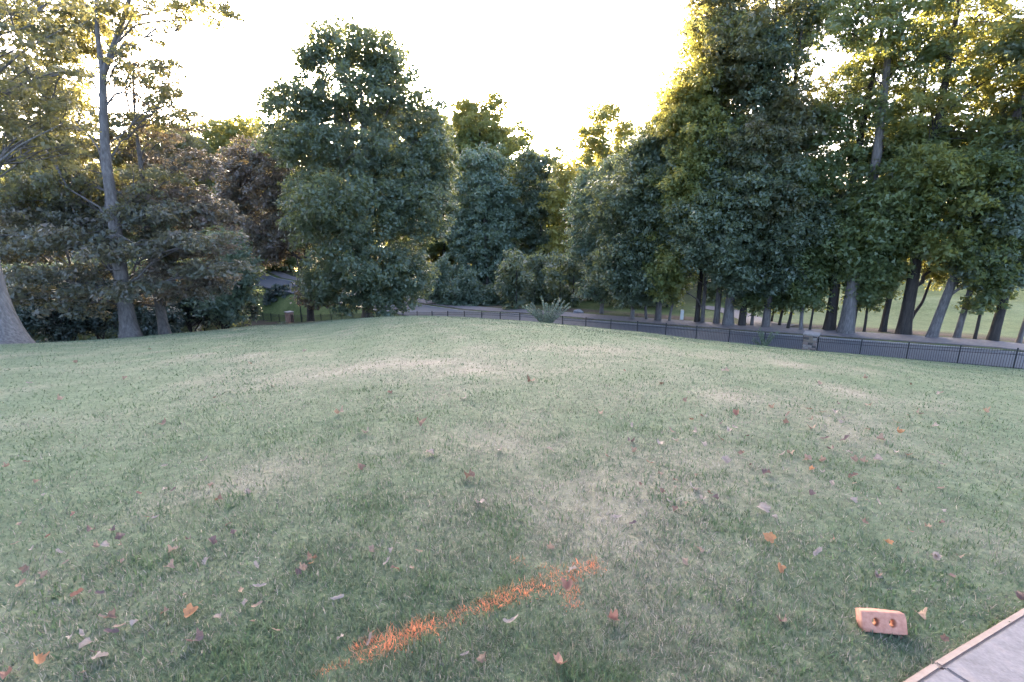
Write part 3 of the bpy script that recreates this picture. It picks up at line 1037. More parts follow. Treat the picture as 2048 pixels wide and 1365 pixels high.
def row_tree(label, x, y, wpx, leaf, bark, seed, lean=0.0, top=None, bottom=590, half=None, cover=2.0, L=.31, weight=1.0, sparse_top=.7, crown=True, extra=None, cx=None, ddep=0.0, name='broadleaf_tree', group='row of trees behind the road'):
    b = hit(x, y)
    d = b[3] + ddep
    if ddep:
        b = foot(x, d)
    rg = np.random.default_rng(200 + seed)
    r0 = .88 * wpx * d / F / 2
    bottom = bottom + 14
    tp = top_y(x) if top is None else top
    # a plumb trunk in this picture spreads outwards with height
    u = (x - 1024) / F

    def up(z, off=0.0):
        return np.array([b[0] + lean * z + off, b[1], b[2] + z])
    Htop = at(x, tp, d)[2] - b[2]
    Hbot = at(x, bottom, d)[2] - b[2]
    tr = [up(Hbot * .5), up(Hbot, rg.uniform(-.1, .1)), up(Hbot + (Htop - Hbot) * .4, rg.uniform(-.4, .4)), up(Hbot + (Htop - Hbot) * .85, rg.uniform(-.6, .6))]
    lob = []
    if crown:
        hw = (half if half else 75) * 1.18 * d / F
        cover = cover * 1.3
        xo = ((cx - x) * d / F) if cx else 0
        nl = 13
        for k in range(nl):
            t = (k + .5) / nl
            zc = Hbot + (Htop - Hbot) * (t * .95 + .02)
            env = (math.sin(min(1, (t + .22) / .62) * math.pi / 2)) * (1 - max(0, (t - .62) / .38) ** 2 * .5)
            a = rg.uniform(0, 6.28) + k * 2.4
            rad = hw * env * rg.uniform(.35, .75)
            rr = hw * rg.uniform(.5, .72) * (.55 + .45 * env)
            w = weight * (1 if t < .45 else sparse_top)
            lob.append((up(zc, xo) + np.array([math.cos(a) * rad, math.sin(a) * rad * .9, 0]), (rr, rr, rr * rg.uniform(.65, .95)), w))
    ex = []
    if extra:
        for pts, ra, rb in extra:
            ex.append((px_path(pts, d), ra, rb))
    return tree(name, label, b, tr, lob, leaf, bark, L=L, cover=cover, clump=.75, seed=200 + seed, group=group, r0=r0, r1=max(.03, r0 * .3), flare=1.45, extra=ex)


row_tree('dark maple with a slim pale trunk ending the row at the golden gap', 1203, 627, 9, 'leaf_blue', 'bark_pale', 1, top=330, bottom=580, half=62, ddep=0)
row_tree('low-crowned maple with a slim pale trunk, second from the golden gap', 1264, 640, 9, 'leaf_dark', 'bark_pale', 2, top=290, bottom=575, half=85)
row_tree('thin leaning stem beside the slim pale maple trunk', 1293, 640, 6, 'leaf_dark', 'bark', 3, lean=-.18, top=420, bottom=590, half=40)
row_tree('brown-trunked maple with a dense dark crown near the slender pale sapling', 1316, 642, 14, 'leaf_dark', 'bark', 4, top=270, bottom=570, half=75)
row_tree('slender pale sapling near the white marker post', 1338, 643, 6, 'leaf_green', 'bark_pale', 5, lean=.1, top=480, bottom=590, half=32)
row_tree('dark trunk behind the white marker post with a tall sunlit crown', 1393, 645, 11, 'leaf_light', 'bark_dark', 6, top=75, bottom=500, half=95, sparse_top=.7, cover=1.9, cx=1362)
row_tree('pale slim trunk pressed against a dark one, left of the big grey trunk', 1404, 646, 9, 'leaf_light', 'bark', 7, top=130, bottom=560, half=75, cx=1345)
row_tree('medium grey trunk immediately beside the big grey trunk', 1432, 648, 13, 'leaf_turning', 'bark', 8, top=10, bottom=480, half=90, sparse_top=.75, cover=1.9)
row_tree('big straight grey trunk carrying a broad blue-green crown', 1455, 651, 22, 'leaf_dark', 'bark_pale', 9, top=270, bottom=560, half=110, cover=2.6, extra=[([(1452, 480), (1440, 420), (1425, 370)], .14, .05)])
row_tree('dark trunk just past the big grey trunk, at the drive', 1483, 652, 15, 'leaf_turning', 'bark_dark', 10, top=-20, bottom=470, half=95, sparse_top=.6, cover=1.7, cx=1500)
row_tree('thin grey trunk standing beside the pale drive', 1503, 652, 7, 'leaf_green', 'bark', 11, top=440, bottom=590, half=40)
row_tree('dark brown trunk behind the small shrub on the fence', 1530, 655, 16, 'leaf_dark', 'bark', 12, top=20, bottom=560, half=95, cover=2.0)
_sap = [(1543, 645, 5, .02, 'bark_dark', 'dark sapling right behind the small fence shrub'), (1558, 652, 6, .1, 'bark_dark', 'dark sapling leaning outward over the drive edge'), (1575, 658, 7, .12, 'bark_dark', 'dark sapling with a tilted stem left of the crooked one'),
        (1602, 661, 8, -.12, 'bark_pale', 'crooked pale sapling above the stone pillar'), (1619, 661, 5, .03, 'bark_dark', 'thin forked sapling directly behind the stone pillar')]
for k, (x, y, w, ln, bk, lab) in enumerate(_sap):
    row_tree(lab, x, y, w, 'leaf_green', bk, 20 + k, lean=ln, top=480, bottom=600, half=32, L=.3, cover=1.5, group='saplings under the row', name='sapling')
row_tree('near-black flared trunk beside the pale grey trunk', 1658, 661, 22, 'leaf_green', 'bark_dark', 30, top=10, bottom=540, half=90, cover=1.8, cx=1640, sparse_top=.64)
row_tree('thick pale grey trunk, the stoutest past the stone pillar', 1690, 667, 29, 'leaf_green', 'bark_pale', 31, top=-20, bottom=540, half=100, cover=1.9, cx=1720, sparse_top=.64)
row_tree('thin dark stem hugging the thick pale grey trunk', 1706, 663, 6, 'leaf_green', 'bark_dark', 32, top=430, bottom=600, half=38, cover=1.6)
row_tree('thin dark stem standing alone before the fairway', 1728, 664, 6, 'leaf_green', 'bark_dark', 33, top=430, bottom=600, half=38, cover=1.6)
row_tree('short dark trunk with a low spreading crown before the fairway mound', 1766, 663, 13, 'leaf_green', 'bark_dark', 34, top=60, bottom=570, half=80, cover=1.7, sparse_top=.64)
row_tree('thick dark flared trunk with a side stem leaning outward', 1805, 668, 26, 'leaf_light', 'bark_dark', 35, top=-40, bottom=540, half=105, cover=1.9, cx=1830, extra=[([(1812, 658), (1828, 628), (1845, 605), (1862, 560)], .16, .08)], sparse_top=.64)
row_tree('pale trunk forking into a wide Y, leaning outward', 1862, 675, 20, 'leaf_light', 'bark_pale', 36, lean=.16, top=10, bottom=560, half=90, cover=1.7, cx=1900, extra=[([(1884, 605), (1900, 575), (1925, 548), (1950, 520)], .2, .1)], sparse_top=.64)
row_tree('plain grey-brown trunk between the Y-shaped trunk and a thin dark stem', 1912, 677, 13, 'leaf_green', 'bark', 37, lean=.08, top=40, bottom=560, half=85, cover=1.8, sparse_top=.64)
row_tree('thin dark stem between two trunks in front of the sunlit fairway', 1949, 680, 7, 'leaf_green', 'bark_dark', 38, top=420, bottom=600, half=40, cover=1.6)
row_tree('dark leaning trunk near the picture edge with a heavy dark crown', 1984, 682, 19, 'leaf_dark', 'bark_dark', 39, lean=.06, top=10, bottom=560, half=100, cover=2.2, cx=2000)
row_tree('slim grey trunk at the very edge of the picture', 2036, 687, 9, 'leaf_dark', 'bark', 40, lean=.08, top=60, bottom=560, half=80, cover=2.0)

# ------------------------------------------------------------------ woodland mass behind everything
def woodland(name, label, rows, leaf, seed, L=.8, cover=1.7, clump=1.6):
    rg = np.random.default_rng(seed)
    PP, NN, RR = [], [], []
    mb = MB()
    for (x0, x1, cnt, d0, d1, ytop0, ytop1) in rows:
        for k in range(cnt):
            px = x0 + (x1 - x0) * (k + rg.uniform(.1, .9)) / cnt
            d = rg.uniform(d0, d1)
            b = foot(px, d)
            tp = ytop0 + (ytop1 - ytop0) * (px - x0) / (x1 - x0 + 1e-6) + rg.uniform(-8, 22)
            H = max(7.0, at(px, tp, d)[2] - b[2])
            hw = H * rg.uniform(.26, .36)
            lob = []
            for j in range(8):
                t = (j + .5) / 8
                a = rg.uniform(0, 6.28)
                e = math.sin(min(1, (t + .25) / .6) * math.pi / 2) * (1 - max(0, (t - .5) / .5) ** 2 * .75)
                lob.append((np.array([b[0] + math.cos(a) * hw * .5 * e, b[1] + math.sin(a) * hw * .5 * e, b[2] + H * (.06 + .9 * t)]), (hw * .62 * (.4 + .6 * e), hw * .62 * (.4 + .6 * e), H * .1), 1.0))
            P, N, RV, CC = lobe_points(lob, .31 * L * L, cover, rg, clump, 40, .65)
            PP.append(P); NN.append(N); RR.append(np.clip(RV * .6 + rg.uniform(0, .4), 0, 1))
            mb.tube([np.array(b[:3]) - [0, 0, .3], np.array(b[:3]) + [0, 0, H * .5], np.array(b[:3]) + [0, 0, H * .85]], [H * .012, H * .009, .04], 6)
    P, N, RV = np.concatenate(PP), np.concatenate(NN), np.concatenate(RR)
    v, f = leaf_quads(P, N, L, .62, rg, True)
    root = empty(name, (0, 0, 0))
    tag(root, label, 'woodland', kind='stuff')
    a = link('crowns', np_mesh('crowns', v, f, attr=np.repeat(RV, 3)), root, M[leaf]); a['kind'] = 'stuff'
    a = link('trunks', mb.mesh('trunks', True), root, M['bark_dark']); a['kind'] = 'stuff'


woodland('woodland', 'dense green wood closing the view beyond the road and fairway', [
    (-250, 330, 9, 140, 165, 250, 245), (-150, 420, 10, 108, 130, 330, 330), (330, 560, 5, 120, 145, 262, 258), (540, 900, 10, 120, 145, 238, 215), (835, 1025, 9, 108, 130, 212, 250), (940, 1200, 9, 125, 158, 300, 306), (960, 1190, 7, 104, 122, 335, 335), (1160, 1420, 7, 118, 150, 300, 280),
    (1400, 2150, 12, 130, 165, 400, 420), (1380, 2200, 22, 84, 100, 500, 520)], 'leaf_green', 77, L=1.02, cover=2.2)
woodland('thicket', 'shadowy thicket of low growth behind the oaks and behind the row of trees', [
    (-150, 430, 13, 50, 62, 500, 490), (-150, 480, 13, 68, 90, 400, 390), (1010, 1340, 20, 63, 73, 570, 574), (1340, 1500, 8, 68, 82, 572, 580)], 'leaf_dark', 78, L=.5, cover=2.6, clump=1.0)

# ------------------------------------------------------------------ spiky shrub at the fence and weeds
def spiky(label, px, d, hgt, nst, spread, seed, leaf, name='spiky_shrub', Ls=.11):
    rg = np.random.default_rng(900 + seed)
    b = np.array(foot(px, d)[:3])
    root = empty(name, b); tag(root, label, 'shrub')
    mb = MB(); PP, NN = [], []
    for k in range(nst):
        a = rg.uniform(0, 6.28); tilt = spread * rg.uniform(.05, 1) ** .7
        L = hgt * rg.uniform(.7, 1.12)
        t = np.linspace(0, 1, 7)
        out = np.sin(tilt) * L * t + .10 * L * t * t
        zz = np.cos(tilt) * L * t - .06 * L * t ** 2
        p = np.stack([out * math.cos(a), out * math.sin(a), zz - .05], 1)
        mb.tube(p, np.linspace(.016, .006, 7), 4)
        m = int(L * 75)
        tt = rg.uniform(.22, 1, m)
        pc = np.stack([np.interp(tt, t, p[:, c]) for c in range(3)], 1)
        e = rg.normal(size=(m, 3))
        PP.append(pc + e * .045); NN.append(e + np.array([0, 0, .4]))
    P, N = np.concatenate(PP), np.concatenate(NN)
    v, f = leaf_quads(P, N, Ls, .5, rg)
    link('foliage', np_mesh('foliage', v, f, attr=np.repeat(rg.uniform(0, 1, len(P)), 4)), root, M[leaf])
    link('stems', mb.mesh('stems'), root, M['bark'])
    return root


spiky('spiky grey-green shrub of long upright wands growing through the fence', 1093, 46.9, 3.0, 30, .78, 1, 'leaf_grey', Ls=.15)
spiky('small sparse bluish shrub at the fence near the stone pillar', 1527, 35.9, 1.5, 16, .75, 2, 'leaf_blue')
spiky('low tuft of pale weeds at the foot of the brick pillar', 565, 72.5, .9, 14, 1.1, 3, 'leaf_grey', name='weed_tuft')

# white marker post, rock, lamp
b_ = hit(1363, 640)
mb = MB(); mb.box((0, 0, .42), (.30, .16, .92)); mb.box((0, 0, .93), (.26, .13, .1))
root = link('marker_post', mb.mesh('marker_post'), None, M['white_plastic'], b_[:3]); tag(root, 'short white utility marker post on the verge under the trees', 'marker post')
b_ = hit(1156, 627)
bm = bmesh.new(); bmesh.ops.create_icosphere(bm, subdivisions=3, radius=.5)
rr = random.Random(3)
for vv in bm.verts:
    k = 1 + .16 * math.sin(vv.co.x * 7 + 1) * math.sin(vv.co.y * 6) + .1 * math.sin(vv.co.z * 11 + vv.co.x * 5)
    vv.co = Vector((vv.co.x * k * 1.1, vv.co.y * k * .8, vv.co.z * k * .62))
me = bpy.data.meshes.new('boulder'); bm.to_mesh(me); bm.free()
tag(link('boulder', me, None, M['rock'], (b_[0], b_[1], b_[2] + .14)), 'grey boulder lying on the far verge near the golden gap', 'boulder')

m, n, b, out = mat('lamp_glow')
b.inputs['Base Color'].default_value = (.9, .7, .4, 1)
b.inputs['Emission Color'].default_value = (1, .55, .18, 1)
b.inputs['Emission Strength'].default_value = 3.0
b_ = foot(604, 72)
root = empty('street_lamp', b_[:3]); tag(root, 'lit street lamp with a round orange globe among dark leaves', 'street lamp')
zt = at(604, 536, 72)[2] - b_[2]
mb = MB(); mb.tube([(0, 0, -.2), (0, 0, zt * .5), (0, 0, zt - .2)], [.09, .06, .045], 8); mb.tube([(0, 0, zt - .24), (0, 0, zt - .16)], [.05, .16], 10)
link('pole', mb.mesh('pole', True), root, M['black_metal'])
bm = bmesh.new(); bmesh.ops.create_uvsphere(bm, u_segments=14, v_segments=10, radius=.24)
me = bpy.data.meshes.new('globe'); bm.to_mesh(me); bm.free()
link('globe', me, root, m, (0, 0, zt))

# ------------------------------------------------------------------ paving slab, brick
m, n, b, out = mat('slab_concrete')
f = noise(n, 7, 8, .7); g = noise(n, 60, 3, .6)
c = ramp(n, f, [(.3, (.14, .118, .118)), (.55, (.22, .19, .19)), (.75, (.27, .215, .19))])
n.links.new(mix(n, .5, c, ramp(n, g, [(.3, (.6, .6, .6)), (.7, (1.15, 1.15, 1.15))]), 'MULTIPLY'), b.inputs['Base Color'])
b.inputs['Roughness'].default_value = .85
bump(n, b, g, .5, .004)
M['slab'] = m
M['slab_edge'] = plain('slab_edge_stained', (.27, .19, .15), (.38, .28, .23), 14, .85, .5, 0, .006)
e0, e1 = np.array(hit(1821, 1365)[:2]), np.array(hit(2048, 1224)[:2])
ed = (e1 - e0) / np.linalg.norm(e1 - e0)
en = np.array([ed[1], -ed[0]])
if en[0] < 0: en = -en
jt = np.array(hit(1861, 1338)[:2]); sj = float((jt - e0) @ ed)
root = empty('paving', (*e0, float(ground_z(*e0)))); tag(root, 'concrete paving slabs with a tan edge at the corner of the lawn', kind='structure')


def slab(sa, sb, w0, w1, name, mt, topz, thick):
    bm = bmesh.new()
    corners = [(sa, w0), (sb, w0), (sb, w1), (sa, w1)]
    lo, hi = [], []
    for s_, w_ in corners:
        p = e0 + ed * s_ + en * w_
        gz = float(ground_z(e0[0] + ed[0] * s_, e0[1] + ed[1] * s_))
        hi.append(bm.verts.new((p[0] - e0[0], p[1] - e0[1], gz - float(ground_z(*e0)) + topz)))
        lo.append(bm.verts.new((p[0] - e0[0], p[1] - e0[1], gz - float(ground_z(*e0)) + topz - thick)))
    bm.faces.new(hi); bm.faces.new(lo[::-1])
    for i in range(4):
        bm.faces.new([hi[i], lo[i], lo[(i + 1) % 4], hi[(i + 1) % 4]])
    bmesh.ops.recalc_face_normals(bm, faces=bm.faces)
    bmesh.ops.bevel(bm, geom=[e for e in bm.edges if all(v in hi or True for v in e.verts)], offset=.008, segments=2, affect='EDGES')
    me = bpy.data.meshes.new(name); bm.to_mesh(me); bm.free()
    return link(name, me, root, mt)


for sa, sb in ((sj + .003, sj + 2.4), (sj - 2.2, sj - .003)):
    slab(sa, sb, .035, 1.4, 'slab', M['slab'], .045, .12)
    slab(sa, sb, 0, .034, 'edging', M['slab_edge'], .040, .12)

cu = bpy.data.curves.new('brick', 'CURVE'); cu.dimensions = '2D'; cu.fill_mode = 'BOTH'; cu.extrude = .0235; cu.bevel_depth = .005; cu.bevel_resolution = 2
sp_ = cu.splines.new('POLY'); sp_.points.add(7); sp_.use_cyclic_u = True
for p_, co in zip(sp_.points, [(-.086, -.039), (.05, -.040), (.084, -.037), (.086, .02), (.082, .038), (-.03, .041), (-.086, .038), (-.088, .0)]): p_.co = (*co, 0, 1)
for hx in (-.034, .034):
    sp_ = cu.splines.new('POLY'); sp_.points.add(15); sp_.use_cyclic_u = True
    for k, p_ in enumerate(sp_.points):
        a = -k * 2 * math.pi / 16
        p_.co = (hx + .019 * math.cos(a), .0 + .023 * math.sin(a), 0, 1)
tmp = bpy.data.objects.new('brick_curve', cu); COL.objects.link(tmp)
bpy.context.view_layer.update()
me = bpy.data.meshes.new_from_object(tmp.evaluated_get(bpy.context.evaluated_depsgraph_get()))
bpy.data.objects.remove(tmp)
me.name = 'brick'
me.materials.clear()
M['brick'] = plain('orange_brick', (.38, .155, .105), (.54, .255, .175), 40, .95, .7, 0, .004)
b_ = hit(1772, 1272)
o = link('brick', me, None, M['brick'])
o.location = (b_[0], b_[1] + .04, b_[2] + .040)
o.rotation_euler = (R(63), R(-3), R(-10))
tag(o, 'salmon-red cored brick standing on edge in the grass near the paving', 'brick')

# ------------------------------------------------------------------ grass
def seg_dist(x, y, a, b):
    a, b = np.array(a), np.array(b)
    d = b - a
    t = np.clip(((x - a[0]) * d[0] + (y - a[1]) * d[1]) / (d @ d), 0, 1)
    return np.hypot(x - a[0] - d[0] * t, y - a[1] - d[1] * t), t


ARROW = []
for (xa, ya), (xb, yb), w, den in [((640, 1352), (690, 1326), .025, .35), ((728, 1302), (855, 1255), .052, .95), ((850, 1258), (1000, 1200), .046, .7), ((1000, 1200), (1150, 1150), .052, .85), ((1120, 1152), (1188, 1132), .055, .8),
                                  ((1030, 1122), (1150, 1150), .026, .4), ((1150, 1150), (1140, 1210), .03, .45), ((1138, 1195), (1155, 1208), .03, .6), ((800, 1275), (840, 1262), .045, .6)]:
    ARROW.append((hit(xa, ya)[:2], hit(xb, yb)[:2], w, den))


def arrow_p(x, y):
    p = np.zeros_like(x)
    for a, b, w, den in ARROW:
        d, t = seg_dist(x, y, a, b)
        p = np.maximum(p, den * np.exp(-(d / w) ** 2 * 1.1))
    return np.clip(p * (-.25 + 2.1 * vnoise(x, y, .06, 21, 2)), 0, 1)


def on_slab(x, y):
    dx, dy = x - e0[0], y - e0[1]
    return (dx * en[0] + dy * en[1]) > .004


def blades(n, r0, r1, th0, th1, hgt, wid, seg2, seed):
    rg = np.random.default_rng(seed)
    r = np.exp(rg.uniform(math.log(r0), math.log(r1), n)); th = rg.uniform(th0, th1, n)
    x, y = r * np.sin(th), r * np.cos(th)
    # tufts: pull some roots together
    s, nn = fence_sn(x, y)
    ok = (nn < -.15) & ~on_slab(x, y)
    dr = dryness(x, y)
    # thinner where the turf is worn
    ok &= rg.uniform(0, 1, n) < (1.15 - .55 * sstep(.6, .95, dr))
    x, y, dr, r = x[ok], y[ok], dr[ok], r[ok]
    n = len(x)
    z = ground_z(x, y)
    tuft = vnoise(x, y, .12, 31, 2)
    h = hgt * (.45 + 1.0 * tuft) * rg.uniform(.5, 1.3, n)
    a = rg.uniform(0, 6.28, n) * .85 + vnoise(x, y, .3, 33, 2) * 6
    lean = rg.uniform(.15, 1.4, n) + .25 * sstep(4, 10, r)
    lean = np.minimum(lean, 1.45)
    ox, oy, oz = np.sin(a) * np.sin(lean) * h, np.cos(a) * np.sin(lean) * h, np.cos(lean) * h
    wdir = a + math.pi / 2 + rg.uniform(-.9, .9, n)
    w = wid * np.maximum(r / 2, .75) ** .78 * rg.uniform(.6, 1.35, n)
    wx, wy = np.sin(wdir) * w / 2, np.cos(wdir) * w / 2
    t = np.clip(dr * .75 + rg.uniform(-.30, .40, n) + (rg.uniform(0, 1, n) < .14) * .5 * sstep(12, 5, r) + .07 * sstep(9, 3, r), 0, 1)
    col = lerp3(LAWN_STOPS, t) * rg.uniform(.75, 1.3, n)[:, None]
    pt = sstep(.56, .72, vnoise(x, y, .38, 41, 2)) * sstep(12, 6, np.hypot(x, y))
    lush = rg.uniform(0, 1, n) < .10 + .5 * pt
    col[lush] = np.array([.105, .152, .078]) * rg.uniform(.7, 1.2, lush.sum())[:, None]
    grow = lush & (rg.uniform(0, 1, n) < .5)
    h = np.where(grow, h * 1.45, h); ox, oy, oz = [np.where(grow, q_ * 1.45, q_) for q_ in (ox, oy, oz)]
    wx, wy = np.where(grow, wx * 1.5, wx), np.where(grow, wy * 1.5, wy)
    ap = arrow_p(x, y) if r0 < 5 else np.zeros(n)
    paint = rg.uniform(0, 1, n) < ap * 1.4
    pm = np.clip(rg.normal(.68, .25, paint.sum()), .1, 1)[:, None]
    col[paint] = col[paint] * (1 - pm) + np.array([.84, .29, .15]) * rg.uniform(.8, 1.1, paint.sum())[:, None] * pm
    ox, oy, oz = [np.where(paint, q_ * .75, q_) for q_ in (ox, oy, oz)]
    dust = ~paint & (rg.uniform(0, 1, n) < ap * 3) & (ap > .05)          # overspray
    col[dust] = col[dust] * .75 + np.array([.75, .26, .13]) * .25
    B = np.stack([x, y, z - .004], 1)
    S = np.stack([wx, wy, 0 * wx], 1)
    O = np.stack([ox, oy, oz], 1)
    if seg2:
        Mi = B + O * .55 + np.stack([0 * h, 0 * h, h * .12], 1)
        v = np.stack([B - S, B + S, Mi + S * .8, Mi - S * .8, B + O], 1)
        return v, col, paint, 5
    v = np.stack([B - S, B + S, B + O], 1)
    return v, col, paint, 3


def grass_mat(name):
    m, n, b, out = mat(name)
    a = n.nodes.new('ShaderNodeAttribute'); a.attribute_name = 'tint'
    n.links.new(a.outputs['Color'], b.inputs['Base Color'])
    b.inputs['Roughness'].default_value = .55
    b.inputs['Specular IOR Level'].default_value = .25
    tr = n.nodes.new('ShaderNodeBsdfTranslucent')
    n.links.new(a.outputs['Color'], tr.inputs[0])
    ms = n.nodes.new('ShaderNodeMixShader'); ms.inputs[0].default_value = .45
    n.links.new(b.outputs[0], ms.inputs[1]); n.links.new(tr.outputs[0], ms.inputs[2]); n.links.new(ms.outputs[0], out.inputs[0])
    return m


M['grass'] = grass_mat('grass_blades')
M['paint'] = grass_mat('grass_orange_paint')
_tot = 560000
_lg = math.log(46 / .9)
sets = [blades(int(_tot * .86 * math.log(3.4 / .9) / _lg), 0.9, 3.4, R(-58), R(58), .032, .0034, True, 1),
        blades(int(_tot * .92 * math.log(46 / 3.4) / _lg), 3.4, 46, R(-53), R(53), .034, .0034, False, 2)]


def join_blades(name, pick, mt):
    V, C, T, Q, off = [], [], [], [], 0
    for v, col, paint, k in sets:
        sel = paint if pick else ~paint
        v, c = v[sel], col[sel]
        if not len(v): continue
        n = len(v)
        base = np.arange(n)[:, None] * k + off
        if k == 5:
            Q.append(base + np.array([[0, 1, 2, 3]])); T.append(base + np.array([[3, 2, 4]]))
        else:
            T.append(base + np.array([[0, 1, 2]]))
        V.append(v.reshape(-1, 3)); C.append(np.repeat(c, k, 0)); off += n * k
    faces = ([np.concatenate(Q)] if Q else []) + [np.concatenate(T)]
    return link(name, np_mesh(name, np.concatenate(V), faces, False, col=np.concatenate(C)), None, mt)


tag(join_blades('grass', False, M['grass']), 'short green and straw coloured grass of the lawn', 'grass', kind='stuff')
tag(join_blades('painted_arrow', True, M['paint']), 'bright orange arrow sprayed onto the grass', 'paint mark')

# ------------------------------------------------------------------ fallen leaves
def fallen_mesh(kind, rr):
    """lobed leaf blade, curled; about 30 triangles"""
    n = 22
    pts = []
    for k in range(n):
        a = k / n * 2 * math.pi
        if kind == 0:      # lobed like maple or tulip tree
            r = .68 + .32 * abs(math.cos(a * 2.5))
        elif kind == 1:    # broad with wavy edge
            r = .78 + .12 * math.sin(a * 5) + .1 * math.cos(a)
        else:              # long narrow
            r = (.9 * abs(math.cos(a)) + .38) * .8 + .06 * math.sin(a * 7)
        r *= rr.uniform(.78, 1.12)
        pts.append((r * math.cos(a) * .5, r * math.sin(a) * (.5 if kind < 2 else .34)))
    cur, cx_, tw = rr.uniform(.6, 2.6), rr.uniform(-.9, 1.2), rr.uniform(-1.0, 1.0)

    def lift(x, y):
        return cur * y * y * 1.5 + cx_ * x * x * .9 + tw * x * y + .05
    ring = [(x, y, lift(x, y)) for x, y in pts]
    mid = [(x * .5, y * .5, lift(x * .5, y * .5) + rr.uniform(-.02, .02)) for x, y in pts]
    bm = bmesh.new()
    c0 = bm.verts.new((0, 0, lift(0, 0)))
    mv = [bm.verts.new(p) for p in mid[::2]]
    rv = [bm.verts.new(p) for p in ring]
    h = n // 2
    for k in range(h):
        bm.faces.new([c0, mv[k], mv[(k + 1) % h]])
        bm.faces.new([mv[k], rv[2 * k], rv[2 * k + 1]])
        bm.faces.new([mv[k], rv[2 * k + 1], mv[(k + 1) % h]])
        bm.faces.new([mv[(k + 1) % h], rv[2 * k + 1], rv[(2 * k + 2) % n]])
    # stalk
    a = bm.verts.new((-.48, .012, lift(-.48, 0))); b = bm.verts.new((-.48, -.012, lift(-.48, 0))); c = bm.verts.new((-.85, 0, lift(-.6, 0) * .5))
    bm.faces.new([a, b, c])
    me = bpy.data.meshes.new('fallen_leaf'); bm.to_mesh(me); bm.free()
    return me


def dead_leaf_mat(name, c0, c1):
    m, n, b, out = mat(name)
    f = noise(n, 5, 6, .65)
    n.links.new(ramp(n, f, [(.3, c0), (.65, c1)]), b.inputs['Base Color'])
    b.inputs['Roughness'].default_value = .7
    tr = n.nodes.new('ShaderNodeBsdfTranslucent'); tr.inputs[0].default_value = (*c1, 1)
    ms = n.nodes.new('ShaderNodeMixShader'); ms.inputs[0].default_value = .25
    n.links.new(b.outputs[0], ms.inputs[1]); n.links.new(tr.outputs[0], ms.inputs[2]); n.links.new(ms.outputs[0], out.inputs[0])
    return m


LM = {'tan': dead_leaf_mat('leaf_tan', (.20, .125, .09), (.31, .21, .155)), 'pale': dead_leaf_mat('leaf_pale', (.25, .185, .155), (.36, .28, .24)),
      'brown': dead_leaf_mat('leaf_brown_dry', (.11, .065, .05), (.22, .13, .09)), 'purple': dead_leaf_mat('leaf_purple', (.085, .052, .05), (.16, .10, .09)),
      'orange': dead_leaf_mat('leaf_orange', (.34, .15, .07), (.43, .21, .10)), 'red': dead_leaf_mat('leaf_russet', (.20, .095, .07), (.29, .145, .11))}
rr = random.Random(42)
LV = {}
for cname in LM:
    LV[cname] = []
    for k in range(5):
        me = fallen_mesh([0, 1, 2, 1, 2][k], rr); me.materials.append(LM[cname]); LV[cname].append(me)
LLAB = {'tan': 'dry tan leaf', 'pale': 'pale bleached leaf', 'brown': 'dry brown leaf', 'purple': 'dark purplish leaf', 'orange': 'small orange leaf', 'red': 'russet leaf'}


def fallen(px, py, size, cname, label=None, kind=None):
    b = hit(px, py)
    if bool(on_slab(np.array([b[0]]), np.array([b[1]]))[0]): return
    me = LV[cname][rr.randrange(5) if kind is None else kind]
    o = bpy.data.objects.new('fallen_leaf', me); COL.objects.link(o)
    o.scale = (size, size * rr.uniform(.65, 1.0), size)
    o.location = (b[0], b[1], b[2] + .017 + size * .06)
    o.rotation_euler = (rr.uniform(-.7, .7), rr.uniform(-.7, .7), rr.uniform(0, 6.28))
    if not label:
        q_ = b[3]
        where = ('on the far lawn near the crest' if q_ > 9 else 'in the middle of the lawn' if q_ > 4.2 else
                 'in the near grass short of the arrow' if px < 560 and py > 1130 else 'in the near grass beyond the arrow, away from the paving' if px < 700 else
                 'in the grass around the painted arrow' if px < 1250 else 'in the near grass on the brick side of the arrow')
        label = LLAB[cname] + ' ' + where
    tag(o, label, 'leaf', 'fallen leaves on the lawn')


zA = [(40,115),(160,85),(225,200),(265,275),(255,360),(437,395),(120,450),(535,485),(660,485),(290,525),(700,525),(95,568),(190,600),(570,585),(720,578),(355,620),(390,680),(155,715),(275,760),(125,812),(720,675),(1000,705),(1018,610),(1250,555),(1030,550),(1110,540),(880,415),(920,410),(1340,455),(1375,500),(1290,305),(1460,262),(975,108),(1205,75),(970,245),(1020,248),(825,270),(1245,225),(1218,672),(1510,700),(540,855),(595,860),(1090,870),(1410,855),(1530,825),(1450,920),(1510,935),(970,975),(605,1000),(655,1005),(800,1035),(660,1090),(705,1065),(490,1110),(420,1120),(1280,1010),(1495,1030),(1620,1085),(515,1175),(555,1215),(595,1245),(230,1262),(500,1330),(55,1350),(1750,740)]
zB = [(460,75),(580,85),(750,95),(70,140),(70,175),(20,220),(555,160),(600,205),(715,205),(240,390),(440,660),(1715,215),(1690,325),(1580,75),(1045,745),(260,640),(1150,780),(1970,530)]
